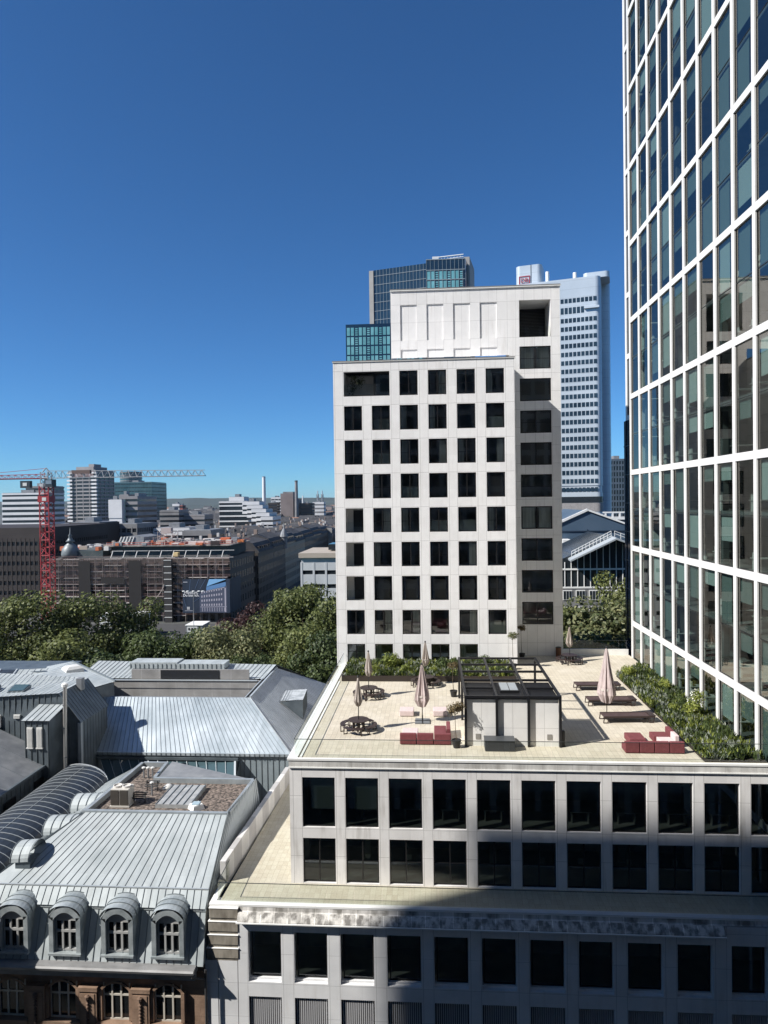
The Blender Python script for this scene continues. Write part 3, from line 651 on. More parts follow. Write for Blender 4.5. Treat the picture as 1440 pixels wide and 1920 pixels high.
cover('grass', lambda g_: (g_.uniform(-7.9, 6.8), g_.uniform(59.3, 64.7)), 2600, 'grey green grasses and herbs filling the tower foot bed', 31, [LEAF_D, LEAF_G, LEAF_S], 0.5, 22.75)
def rtri(g_):
    while True:
        x, y = g_.uniform(16.1, 19.3), g_.uniform(41.6, 65)
        if y < 61+(x-16)*1.15: return x, y
cover('grass', rtri, 3000, 'mixed green and silvery grasses filling the bed by the grid tower', 32, [LEAF_D, LEAF_G, LEAF_S, LEAF_D], 0.55, 22.44)
rg = random.Random(77); protos = []
for i, (lm, nm, r, n, tl) in enumerate([(LEAF_G, 'bright', 0.8, 1500, 1.1), (LEAF_D, 'dark', 0.7, 1300, 0.9), (LEAF_S, 'silver', 0.6, 1100, 0.8)]):
    t_ = thing('shrub', (0, 0, 0), 'x', 'shrub'); mb = shrub_proto(nm, lm, rg, r, n, 0.13, tl); mb.build('foliage', lm, t_)
    mb = MB()
    for _ in range(5): a = rg.uniform(0, 6.28); mb.tube((0, 0, 0), (math.cos(a)*r*0.4, math.sin(a)*r*0.4, r*0.6), 0.03, 0.01, 5)
    mb.build('stem', BARK, t_); protos.append([t_, False])
def shrub(i, x, y, z, sc, label, group):
    p = protos[i]
    if not p[1]: p[1] = True; o = p[0]; o.location = (x, y, z); o.scale = (sc, sc, sc); o.rotation_euler = (0, 0, 1.0); o['label'] = label
    else: o = dup(p[0], (x, y, z), (x*7+y) % 6.28, sc, label)
    o['group'] = group; return o
def where(x, a, b): return ['at its left end', 'left of its middle', 'near its middle', 'right of its middle', 'under the pergola end'][min(4, int(5*(x-a)/(b-a)))]
def depth_word(y): return ['nearest the railing', 'second from the railing', 'level with the burgundy sofas', 'level with the nearest lounger', 'just past the nearest lounger', 'level with the middle lounger', 'just past the middle lounger', 'level with the farthest lounger', 'past the farthest lounger', 'at the far end'][min(9, int((y-41.5)/2.0))]
GA, GBp = 'shrubs in the bed at the tower foot', 'shrubs in the bed by the grid tower'
shrub(0, -3.75, 62.3, 22.7, 1.25, 'round bright green shrub, the tallest in the bed left of the middle parasol', GA)
shrub(0, -2.6, 60.2, 22.7, 0.75, 'low lime green shrub at the front edge of the tower bed', GA)
shrub(0, -0.1, 60.4, 22.7, 0.6, 'small lime green clump in front of the broad leaved bush', GA)
shrub(1, 1.15, 62.0, 22.7, 1.35, 'broad leaved dark bush right of the middle parasol', GA)
shrub(1, 4.75, 63.2, 22.7, 1.3, 'loose tall shrub showing behind the pergola beams', GA)
for (x, y, s_, i) in [(-7.3, 60.2, .7, 1), (-6.6, 62.6, .8, 2), (-5.4, 60.6, .65, 0), (-4.9, 63.2, .9, 1), (-1.6, 63, .8, 2), (-0.6, 63.6, .7, 1), (2.4, 60.3, .6, 2), (3.3, 61, .65, 1), (5.9, 60.6, .7, 1), (-7.5, 63.9, .7, 1)]:
    shrub(i, x, y, 22.7, s_, ['bushy green shrub', 'dark green low shrub', 'silvery herb clump'][i]+', tower foot bed, '+where(x, -8, 7)+(', against the wall' if y > 62 else ', at the front edge'), GA)
shrub(0, 16.8, 60.6, 22.4, 0.95, 'bright shrub at the far tip of the right hand bed', GBp)
for (x, y, s_, i) in [(17.4, 61.6, .8, 1), (17.5, 58.6, .7, 2), (18.6, 60, .8, 1), (17, 56, .7, 2), (18.7, 56.5, .95, 0), (17.9, 54.6, .8, 1), (16.8, 53, .6, 2), (18.4, 52.5, .9, 1), (17.3, 50.8, .7, 0), (18.8, 50.4, .9, 1), (17.6, 48.6, .7, 2), (18.5, 47.2, .8, 1), (17, 46.6, .6, 2), (18.2, 45, .8, 1), (17.2, 43.6, .55, 0), (18.9, 43.3, .6, 1), (17.9, 42.3, .5, 1), (16.7, 49, .5, 1)]:
    shrub(i, x, y, 22.4, s_*0.85, ['yellow green shrub', 'dark green shrub', 'silver grey clump'][i]+' in the right hand bed, '+depth_word(y)+(', paving side' if x < 17.7 else ', glass side'), GBp)
fl = thing('flowering_shrub', (18.3, 49.3, 22.4), 'tall shrub dotted with white blossom against the grid tower glass', 'shrub')
mb = MB(); leaf_cloud(mb, [(18.3, 49.3, 23.4, 0.6, 0.7), (18.5, 49, 24.1, 0.5, 0.5), (18.0, 49.5, 23.0, 0.5, 0.5)], 1300, 0.13, rg, shell=0.4); mb.build('foliage', LEAF_G, fl)
mb = MB(); leaf_cloud(mb, [(18.3, 49.2, 23.7, 0.65, 0.8), (18.4, 49, 24.1, 0.55, 0.55)], 120, 0.11, rg, shell=0.8); mb.build('blossom', FLOW, fl)
mb = MB(); mb.tube((18.3, 49.3, 22.4), (18.3, 49.3, 23.6), 0.04, 0.02); mb.build('stem', BARK, fl)

# potted standard trees
def potted(x, y, h, lm, label, r=0.6, n=500, first=None):
    z = 22.35; o = thing('potted_tree', (x, y, z), label, 'potted tree', 'potted standard trees on the terrace')
    mb = MB(); mb.lathe([(0.2, 0), (0.29, 0.42), (0.31, 0.44), (0.31, 0.5), (0.27, 0.5), (0.26, 0.44)], (x, y, z), 18); mb.build('pot', POT, o, smooth=False)
    mb = MB(); mb.tube((x, y, z+0.4), (x-0.06, y, z+h*0.5), 0.025, 0.022); mb.tube((x-0.06, y, z+h*0.5), (x-0.08, y, z+h), 0.022, 0.015)
    for a in range(5): mb.tube((x-0.08, y, z+h-0.2), (x+math.cos(a*1.3)*r*0.6, y+math.sin(a*1.3)*r*0.6, z+h+0.25), 0.012, 0.006, 4)
    mb.build('trunk', BARK, o)
    mb = MB(); g2 = random.Random(int(x*10+y)); leaf_cloud(mb, [(x+g2.uniform(-.4, .4)*r, y+g2.uniform(-.4, .4)*r, z+h+0.2+g2.uniform(-.2, .3)*r, r*0.55, r*0.42) for _ in range(6)], n, 0.12, g2, shell=0.3); mb.build('crown', lm, o)
potted(1.37, 43.3, 2.25, LEAF_R, 'small olive like tree in black pot at the right end of the burgundy corner sofa', 0.72, 900)
potted(1.55, 54.6, 2.35, LEAF_R, 'thin reddish crowned potted tree just left of the pergola', 0.65, 420)
potted(8.69, 68.0, 2.85, LEAF_R, 'potted tree standing close against the recessed tower wall', 0.6, 600)
potted(7.35, 63.6, 2.9, LEAF_C, 'pale green potted tree at the corner of the tower foot', 0.62, 500)

# ============================================================ TERRACE FURNITURE
TZ = 22.35
def picnic_table():
    o = thing('picnic_table', (0, 0, 0), 'x', 'picnic table', 'round picnic tables with parasols')
    mb = MB(); mb.lathe([(0.1, 0.72), (0.70, 0.72), (0.72, 0.74), (0.72, 0.77), (0.1, 0.77)], (0, 0, 0), 28); mb.build('table_top', DARKM, o)
    mb = MB()
    for i in range(6):
        a = i*math.pi/3; c, s = math.cos(a), math.sin(a); mb.hexa([(c*0.34-s*0.05, s*0.34+c*0.05, 0), (c*0.34+s*0.05, s*0.34-c*0.05, 0), (c*0.44+s*0.05, s*0.44-c*0.05, 0), (c*0.44-s*0.05, s*0.44+c*0.05, 0), (c*0.34-s*0.05, s*0.34+c*0.05, 0.72), (c*0.34+s*0.05, s*0.34-c*0.05, 0.72), (c*0.44+s*0.05, s*0.44-c*0.05, 0.72), (c*0.44-s*0.05, s*0.44+c*0.05, 0.72)])
    for i in range(4):
        a = math.pi/4+i*math.pi/2; c, s = math.cos(a), math.sin(a); mb.tube((c*0.3, s*0.3, 0.3), (c*1.1, s*1.1, 0.3), 0.04, n=4)
    mb.build('table_frame', DARKM, o)
    for q in range(4):
        mb = MB(); a0 = q*math.pi/2-0.12; a1 = (q+1)*math.pi/2+0.12; n = 9
        cxm, cym = math.cos((a0+a1)/2)*0.3, math.sin((a0+a1)/2)*0.3
        for i in range(n):
            t0, t1 = a0+(a1-a0)*i/n, a0+(a1-a0)*(i+1)/n
            f = lambda r, t: (cxm+r*math.cos(t), cym+r*math.sin(t))
            mb.prism([f(0.66, t0), f(1.0, t0), f(1.0, t1), f(0.66, t1)], 0.42+0.001*q, 0.47+0.001*q)
        bo = mb.build('bench', DARKM, o)
        for t in (a0+0.2, a1-0.2):
            mb = MB(); x, y = cxm+0.87*math.cos(t), cym+0.87*math.sin(t); dx, dy = -math.sin(t), math.cos(t)
            for s in (-0.12, 0.12): mb.tube((x+math.cos(t)*s, y+math.sin(t)*s, 0), (x+math.cos(t)*s, y+math.sin(t)*s, 0.42), 0.035, n=4)
            mb.tube((x-math.cos(t)*0.14, y-math.sin(t)*0.14, 0.03), (x+math.cos(t)*0.14, y+math.sin(t)*0.14, 0.03), 0.035, n=4); mb.build('leg', DARKM, bo)
    return o
pt = picnic_table()
tb = [(-5.2, 46.35, 'round dark picnic table nearest the front left glass railing'), (-5.25, 54.4, 'round dark picnic table behind the nearest one on the left'),
      (-0.72, 57.9, 'round dark picnic table half hidden behind the big middle parasol'), (12.95, 66.3, 'round dark picnic table in the far corner by the brown bin')]
for i, (x, y, l) in enumerate(tb):
    if i == 0: pt.location = (x, y, TZ); pt.rotation_euler = (0, 0, 0.5); pt['label'] = l
    else: dup(pt, (x, y, TZ), 0.5+i*0.7, None, l)
def parasol(x, y, z0, top, c0, r, canvas, label, base=None, lean=0.0, folds=8, group='closed parasols on the terrace'):
    o = thing('parasol', (x, y, z0), label, 'parasol', group)
    mb = MB(); mb.tube((x, y, z0+0.05), (x, y, z0+top), 0.03, n=8); mb.build('pole', BLACKM, o)
    n = folds*4; mb = MB(); L = top-0.05-c0
    prof = [(0.04, c0-0.12), (r*0.55, c0-0.02), (r, c0+0.15*L), (r*0.92, c0+0.3*L), (r*0.62, c0+0.55*L), (r*0.42, c0+0.75*L), (r*0.25, c0+0.92*L), (0.03, c0+L+0.02)]
    g2 = random.Random(int(x*31+y)); am = [g2.uniform(0.75, 1.2) for _ in range(n)]
    mb.lathe(prof, (x, y, z0), n, lambda i, j: (1 if j in (0, 7) else (0.62+0.42*abs(math.sin(i*math.pi/4+0.2*j)))*am[i % n])); mb.build('canopy', canvas, o, smooth=False)
    mb = MB(); mb.lathe([(r*0.8, c0+0.22*L), (r*0.82, c0+0.26*L)], (x, y, z0), 16); mb.build('strap', mat('pale_strap', (0.5, 0.46, 0.42), 0.8), o)
    mb = MB(); mb.lathe([(0.06, top-0.08), (0.07, top), (0.02, top+0.06)], (x, y, z0), 10); mb.build('finial', BLACKM, o)
    if base:
        mb = MB()
        for sx in (-1, 1):
            for sy in (-1, 1): mb.box(x+sx*0.27-0.245, x+sx*0.27+0.245, y+sy*0.27-0.245, y+sy*0.27+0.245, z0+0.005, z0+0.09)
        bo = mb.build('base', mat('grey_slab', (0.14, 0.15, 0.16), 0.7), o)
        mb = MB(); mb.tube((x, y, z0+0.02), (x, y, z0+0.5), 0.045, n=8); mb.box(x-0.55, x+0.55, y-0.03, y+0.03, z0+0.09, z0+0.12); mb.box(x-0.03, x+0.03, y-0.55, y+0.55, z0+0.091, z0+0.121); mb.build('socket', BLACKM, bo)
    return o
parasol(-5.2, 46.35, TZ, 3.72, 1.75, 0.3, CANV, 'closed taupe parasol through the picnic table nearest the front left railing')
parasol(-5.25, 54.4, TZ, 3.7, 1.75, 0.3, CANV, 'closed beige parasol through the second picnic table on the left')
parasol(-0.72, 57.9, TZ, 3.75, 1.75, 0.32, CANV, 'closed beige parasol through the table behind the big middle parasol')
parasol(13.0, 66.3, TZ, 3.5, 1.55, 0.34, CANV, 'closed beige parasol in the far corner before the green trees')
parasol(-0.86, 48.3, TZ, 4.15, 1.15, 0.5, CANVP, 'large closed rose grey parasol on a slab base left of the pergola', base=True)
parasol(12.25, 49.4, TZ, 5.1, 1.2, 0.62, CANVP, 'largest closed parasol, striped by folds, standing over the sun loungers')

def cushion(mb, x0, x1, y0, y1, z0, z1): mb.box(x0+0.01, x1-0.01, y0+0.01, y1-0.01, z0, z1)
def sofa_module(name, x0, x1, y0, y1, seat, top, m_, label, cat, group, back=None, bt=0.28):
    """block seat plus optional backrest on one side ('S','E')"""
    o = thing(name, ((x0+x1)/2, (y0+y1)/2, TZ), label, cat, group)
    mb = MB(); sx1 = x1-bt if back == 'E' else x1; sy0 = y0+bt if back == 'S' else y0
    cushion(mb, x0, sx1, sy0, y1, TZ+0.04, TZ+seat); mb.build('seat', m_, o, bevel=0.035)
    if back:
        mb = MB()
        if back == 'E': cushion(mb, x1-bt, x1, y0, y1, TZ+0.04, TZ+top)
        else: cushion(mb, x0, x1, y0, y0+bt, TZ+0.04, TZ+top)
        mb.build('backrest', m_, o, bevel=0.035)
    return o
SG = 'modular sofa blocks on the terrace'
sofa_module('sofa', -2.25, -1.17, 43.65, 44.6, 0.42, 0.72, BURG, 'burgundy sofa block at the left end of the corner sofa by the railing', 'sofa', SG, 'S')
sofa_module('sofa', -1.15, -0.07, 43.65, 44.6, 0.42, 0.72, BURG, 'burgundy sofa block in the middle of the row by the railing', 'sofa', SG, 'S')
sofa_module('sofa', -0.05, 1.05, 43.65, 44.65, 0.42, 0.72, BURG, 'burgundy corner block next to the black potted tree', 'sofa', SG, 'S')
sofa_module('sofa', -0.05, 1.05, 44.67, 46.3, 0.42, 0.72, BURG, 'long burgundy block reaching back from the corner sofa', 'sofa', SG, 'E')
sofa_module('ottoman', -2.15, -1.1, 44.75, 45.85, 0.4, 0, PINK, 'pale pink ottoman just behind the burgundy corner sofa', 'ottoman', SG)
sofa_module('ottoman', -2.55, -1.5, 49.4, 50.5, 0.42, 0, PINK, 'pale pink ottoman left of the big middle parasol', 'ottoman', SG)
sofa_module('ottoman', -0.12, 0.92, 49.45, 50.55, 0.42, 0, PINK, 'pale pink ottoman right of the big middle parasol', 'ottoman', SG)
for i in range(4):
    x = 11.65+0.9*i
    sofa_module('sofa', x, x+0.88, 42.6, 43.5, 0.42, 0.72, BURG, ['burgundy seat block at the left end of the right hand group', 'second burgundy block from the left in the right hand group', 'third burgundy block from the left in the right hand group', 'burgundy corner block beside the planting bed'][i], 'sofa', SG, 'S')
sofa_module('sofa', 14.1, 15.25, 43.6, 44.5, 0.42, 0.78, PINK, 'pale pink armless chair between two burgundy blocks by the bed', 'sofa', SG, 'E')
sofa_module('sofa', 13.95, 15.25, 44.55, 45.5, 0.42, 0.78, BURG, 'burgundy armless chair with its back to the planting bed', 'sofa', SG, 'E')
sofa_module('ottoman', 12.3, 13.35, 43.95, 45.3, 0.42, 0, BURG, 'burgundy ottoman standing alone before the right hand group', 'ottoman', SG)
def lounger():
    o = thing('sun_lounger', (0, 0, 0), 'x', 'sun lounger', 'dark sun loungers by the planting bed')
    mb = MB(); mb.box(0.0, 3.55, 0.0, 0.95, 0.42, 0.47); mb.build('bed', textured('lounger_mesh', (0.05, 0.03, 0.03), (0.08, 0.05, 0.048), 3, rough=0.7), o)
    mb = MB()
    mb.box(0, 3.55, -0.05, -0.001, 0.38, 0.5); mb.box(0, 3.55, 0.951, 1.0, 0.38, 0.5); mb.box(3.2, 3.6, -0.05, 1.0, 0.471, 0.53); mb.build('frame', DARKM, o)
    for x in (0.03, 3.2):
        for y in (0.0, 0.95):
            mb = MB(); pts = [(x, 0.4), (x-0.06, 0.03), (x+0.24, 0.03), (x+0.3, 0.4)]
            for a, b in zip(pts, pts[1:]): mb.tube((a[0], y, a[1]), (b[0], y, b[1]), 0.04, n=4)
            mb.build('leg', DARKM, o)
    mb = MB(); mb.tube((2.45, 0.0, 0.42), (2.6, 0.0, 0.12), 0.03, n=4); mb.tube((2.6, 0, 0.12), (2.9, 0, 0.12), 0.03, n=4); mb.tube((2.9, 0, 0.12), (3.05, 0, 0.42), 0.03, n=4); mb.build('back_prop', DARKM, o)
    mb = MB(); mb.box(0.2, 3.3, 0.85, 0.93, 0.06, 0.1); mb.build('lower_rail', DARKM, o)
    return o
lg = lounger()
for i, (x, y, l) in enumerate([(11.78, 48.3, 'nearest of the three dark sun loungers, in front of the big parasol pole'), (11.62, 52.3, 'middle one of the three dark sun loungers'), (11.6, 56.5, 'farthest of the three dark sun loungers, half hidden by the parasol')]):
    if i == 0: lg.location = (x, y, TZ); lg['label'] = l; lg.rotation_euler = (0, 0, 0.06)
    else: dup(lg, (x, y, TZ), 0.03, None, l)
# storage chest
ch = thing('storage_chest', (4.0, 43.1, TZ), 'low charcoal storage chest in front of the pergola box', 'chest')
mb = MB(); mb.box(3.12, 4.98, 42.65, 43.55, TZ+0.02, TZ+0.62); mb.build('body', CHARC, ch, bevel=0.02)
mb = MB(); mb.box(3.1, 5.0, 42.62, 43.57, TZ+0.625, TZ+0.7); mb.build('lid', mat('charcoal_lid', (0.06, 0.065, 0.07), 0.45), ch, bevel=0.02)
# pergola
pg = thing('pergola', (5, 49, TZ), 'black steel pergola frame over a white walled roof box', 'pergola')
PT = 25.45
for i, (x, y) in enumerate([(1.98, 43.55), (3.95, 43.55), (5.95, 43.55), (7.92, 43.55), (1.98, 54.2), (7.92, 54.2), (1.98, 48.8)]):
    mb = MB(); mb.box(x-0.08, x+0.08, y-0.08, y+0.08, TZ, PT-0.001); mb.build('post', BLACKM, pg)
mb = MB()
for x in (1.98, 3.95, 5.95, 7.92): mb.box(x-0.08, x+0.08, 43.47, 54.28, PT, PT+0.16)
for y in (43.55, 47.6, 50.0, 52.1, 54.2):
    for a, b in ((1.98, 3.95), (3.95, 5.95), (5.95, 7.92)): mb.box(a+0.08, b-0.08, y-0.07, y+0.07, PT+0.01, PT+0.15)
for a, b in ((1.98, 3.95), (5.95, 7.92)): mb.box(a+0.08, b-0.08, 45.5, 45.6, PT+0.01, PT+0.15)
mb.build('beam', BLACKM, pg)
mb = MB()
for i in range(3):
    a, b = 2.06+1.985*i, 3.87+1.985*i
    mb.box(a, b, 43.63, 47.5, PT-0.1, PT-0.04)
mb.build('roof_panel', mat('black_roof_panel', (0.006, 0.006, 0.007), 0.5), pg)
mb = MB(); mb.box(4.3, 5.55, 44.9, 46.8, PT-0.03, PT+0.1)
sk = mb.build('roof_hatch', BLACKM, pg)
mb = MB()
for y in range(6): mb.box(4.38, 4.9, 45.0+0.3*y, 45.24+0.3*y, PT+0.1, PT+0.14); mb.box(4.96, 5.47, 45.0+0.3*y, 45.24+0.3*y, PT+0.1, PT+0.14)
mb.build('slats', SEAML, sk)
bxw = thing('roof_box', (5, 46, TZ), 'white panelled lift box under the pergola roof', 'roof box')
mb = MB(); mb.box(2.07, 7.83, 43.65, 47.4, TZ, PT-0.12); mb.build('wall', textured('white_box_panel', (0.70, 0.69, 0.67), (0.78, 0.77, 0.75), 0.7, joints=[('X', 0.99, 2.97, 0.02), ('Z', 5, 23.5, 0.02)], jcol=0.55, streak=0.2), bxw)
for x in (2.6, 7.1):
    mb = MB(); mb.box(x, x+0.3, 43.62, 43.65, TZ+0.45, TZ+0.78); mb.build('vent', mat('grey_vent', (0.25, 0.24, 0.22), 0.6), bxw)
pw = thing('slim_speaker', (8.15, 43.75, TZ), 'slim black upright unit at the right foot of the pergola', 'speaker')
mb = MB(); mb.box(8.02, 8.22, 43.65, 43.95, TZ+0.04, TZ+1.0); mb.build('body', BLACKM, pw, bevel=0.04); mb = MB(); mb.box(8.0, 8.24, 43.62, 43.98, TZ, TZ+0.04); mb.build('foot', DARKM, pw)
# brown bin
bn = thing('litter_bin', (12.3, 67.0, TZ), 'brown wooden litter bin against the recessed tower wall', 'bin')
mb = MB(); mb.lathe([(0.27, 0.05), (0.27, 0.95), (0.24, 0.95), (0.24, 0.3)], (12.35, 68.6, TZ), 14); mb.build('body', RUST, bn); mb = MB(); mb.lathe([(0.285, 0.95), (0.285, 1.0), (0.2, 1.0), (0.2, 0.95)], (12.35, 68.6, TZ), 14); mb.build('rim', BLACKM, bn)

# ============================================================ LEFT: MANSARD ROOFED SANDSTONE BUILDING
M0 = thing('mansard_building', (-19, 42, 0), 'red sandstone building with pale zinc mansard roof and four round topped dormers', 'building')
EX0, EX1 = -31.0, -13.45
mb = MB(); mb.box(EX0, EX1, 38.35, 44, 0, 10.9); mb.build('wall', SAND, M0)
mb = MB(); mb.extr([(38.3, 11.05), (37.5, 11.22), (37.44, 11.38), (37.52, 11.46), (38.05, 11.5), (38.3, 11.42)], EX0, EX1-0.4, lambda t, p, q: (t, p, q))
mb.box(EX0, EX1-0.5, 37.98, 38.3, 10.6, 11.0); mb.build('eaves', textured('old_grey_gutter', (0.13, 0.13, 0.13), (0.3, 0.3, 0.3), 1.2, (0.4, 1, 1), rough=0.6, metal=0.2), M0)
mb = MB(); mb.tube((-13.35, 38.1, 0), (-13.35, 38.1, 11.2), 0.07, n=8); mb.tube((-14.0, 37.6, 11.05), (-13.35, 38.1, 10.6), 0.06, n=6); mb.build('downpipe', mat('dark_pipe', (0.05, 0.05, 0.05), 0.5), M0)
# mansard lower slope and flare
mb = MB(); seamed(mb, (EX0, 38.0, 11.42), (EX1, 38.0, 11.42), (EX1, 38.9, 14.16), (EX0, 38.9, 14.16), 40)
mb.mat(0).box(EX0, EX1, 38.82, 39.0, 14.12, 14.3)
seamed(mb, (EX0, 38.76, 14.3), (EX1, 38.76, 14.3), (EX1-0.1, 39.5, 15.05), (EX0, 39.5, 15.05), 40)
mb.mat(2).box(EX0, EX1-0.1, 39.44, 39.52, 15.05, 15.11)
seamed(mb, (-26.0, 39.5, 15.06), (EX1-0.1, 39.5, 15.06), (-14.0, 44.75, 17.1), (-23.9, 44.75, 17.1), 24, h=0.03)
seamed(mb, (-27.4, 54, 15.0), (-27.4, 39.5, 15.06), (-23.9, 44.75, 17.1), (-23.6, 53.3, 17.1), 24)
mb.face((-27.4, 39.5, 15.06), (-26.0, 39.5, 15.06), (-23.9, 44.75, 17.1))
seamed(mb, (-13.5, 38.6, 14.3), (-13.1, 50.5, 14.3), (-13.5, 50.4, 17.3), (-14.0, 44.9, 17.3), 20)
mb.face((-13.5, 38.6, 14.3), (-14.0, 44.9, 17.3), (-13.55, 39.5, 15.06))
mb.face((-13.45, 38.0, 11.42), (-13.45, 41.5, 11.42), (-13.45, 41.5, 14.4), (-13.45, 38.6, 14.3))
mb.build('roof', [ZINC, SEAM, SEAML], M0)
# flat gravel roof with upstands
mb = MB(); mb.prism([(-23.8, 44.9), (-14.1, 44.9), (-13.8, 50.3), (-21.3, 50.3), (-21.5, 53.3), (-23.5, 53.3)], 16.5, 16.85); mb.build('gravel_roof', GRAV, M0)
mb = MB()
def wallseg(mb, a, b, w, z0, z1):
    a, b = Vector((*a, 0)), Vector((*b, 0)); d = (b-a).normalized(); s = Vector((-d.y, d.x, 0))*w/2
    mb.hexa([(*(a-s).xy, z0), (*(b-s).xy, z0), (*(b+s).xy, z0), (*(a+s).xy, z0), (*(a-s).xy, z1), (*(b-s).xy, z1), (*(b+s).xy, z1), (*(a+s).xy, z1)])
for a, b in (((-24.05, 44.85), (-14.0, 44.85)), ((-23.9, 44.98), (-23.6, 53.4)), ((-23.5, 53.45), (-21.5, 53.45)), ((-21.6, 53.3), (-21.4, 50.5)), ((-21.4, 50.4), (-13.7, 50.4)), ((-13.98, 44.98), (-13.7, 50.28))): wallseg(mb, a, b, 0.24, 16.6, 17.22)
mb.build('roof_upstand', textured('upstand_zinc', (0.26, 0.29, 0.31), (0.4, 0.44, 0.46), 1.2, rough=0.5, metal=0.3), M0)
mb = MB(); seamed(mb, (-21.1, 50.6, 17.2), (-14.3, 50.6, 17.2), (-20.9, 53.2, 17.35), (-21.1, 53.3, 17.35), 0); 
mb.face((-21.1, 50.6, 17.2), (-14.3, 50.6, 17.2), (-14.3, 50.6, 15), (-21.1, 50.6, 15)); mb.build('sheet_roof', SLATE, M0)
mb = MB(); mb.box(-19.55, -17.0, 46.1, 49.4, 16.85, 17.12); mb.mat(0)
for i in range(6): mb.mat(1).box(-19.5+0.49*i, -19.46+0.49*i, 46.1, 49.4, 17.12, 17.17)
mb.build('roof_hatch', [textured('hatch_zinc', (0.22, 0.23, 0.235), (0.42, 0.43, 0.43), 1.4, rough=0.55), SEAM], M0)
mb = MB(); mb.lathe([(0.62, 0), (0.5, 0.3), (0.45, 0.36)], (-16.6, 46.1, 16.85), 4); so_ = mb.build('skylight', TRIM, M0); mb = MB(); mb.box(-16.85, -16.35, 45.85, 46.35, 17.21, 17.27); mb.build('dome', mat('skylight_dome', (0.35, 0.45, 0.5), 0.15), so_)
ac = thing('air_conditioner', (-22.0, 46.6, 16.85), 'white twin fan air conditioning unit on the gravel roof', 'air conditioner')
mb = MB(); mb.box(-22.75, -21.45, 46.1, 47.1, 16.95, 18.1); mb.build('casing', mat('ac_casing', (0.5, 0.48, 0.44), 0.6), ac, bevel=0.02)
for x in (-22.44, -21.78):
    mb = MB(); mb.lathe([(0.3, 0), (0.3, 0.13), (0.26, 0.13), (0.25, 0.04)], (x, 46.6, 18.1), 16); mb.build('fan', mat('fan_white', (0.6, 0.58, 0.55), 0.5), ac)
    mb = MB()
    for i in range(12): mb.box(x-0.29, x+0.29, 46.07, 46.095, 17.03+0.085*i, 17.08+0.085*i)
    mb.box(x-0.3, x+0.3, 46.096, 46.1, 17, 18.05); mb.build('grille', mat('ac_grille', (0.08, 0.07, 0.06), 0.6), ac)
mb = MB(); mb.box(-22.8, -21.4, 46.05, 47.15, 16.86, 16.95); mb.build('foot_frame', mat('ac_casing', (0.5, 0.48, 0.44), 0.6), ac)
for (x, y, h) in ((-22.55, 51.2, 0.75), (-22.2, 51.2, 0.75), (-21.85, 51.2, 0.75), (-20.6, 48.1, 0.9)):
    v = thing('vent_pipe', (x, y, 16.85), 'grey capped vent pipe behind the air conditioning unit' if h == 0.75 else 'single taller vent pipe between the air conditioner and the hatch', 'vent pipe', 'row of three vent pipes on the gravel roof' if h == 0.75 else None)
    mb = MB(); mb.tube((x, y, 16.8), (x, y, 16.85+h), 0.06, n=8); mb.build('pipe', SLATE, v); mb = MB(); mb.lathe([(0.15, h), (0.15, h+0.08), (0.05, h+0.13)], (x, y, 16.85), 10); mb.build('cap', LOUV, v)
for (x, y) in ((-21.0, 46.9), (-20.9, 48.9)):
    v = thing('pipe_rack', (x, y, 16.85), 'dark tangle of refrigerant pipes beside the air conditioning unit' if y < 48 else 'dark pipe stand behind the air conditioning unit', 'pipes')
    mb = MB()
    for i in range(4): mb.tube((x-0.5, y-0.2+0.14*i, 17.25+0.08*i), (x+0.5, y-0.2+0.14*i, 17.25+0.08*i), 0.05, n=6)
    mb.build('pipe', FRAME, v); mb = MB()
    for s in (-0.4, 0.4): mb.tube((x+s, y, 16.85), (x+s, y, 17.6), 0.04, n=4)
    mb.build('leg', FRAME, v)
vp = thing('roof_dome', (-19.6, 49.0, 16.85), 'small white vent dome between the pipes and the roof hatch', 'vent'); mb = MB(); mb.lathe([(0.35, 0), (0.33, 0.15), (0.18, 0.27), (0.02, 0.3)], (-19.9, 49.4, 16.85), 14); mb.build('dome', LOUV, vp, smooth=True); mb = MB(); mb.lathe([(0.42, 0), (0.42, 0.03)], (-19.9, 49.4, 16.85), 14); mb.build('flange', SLATE, vp)
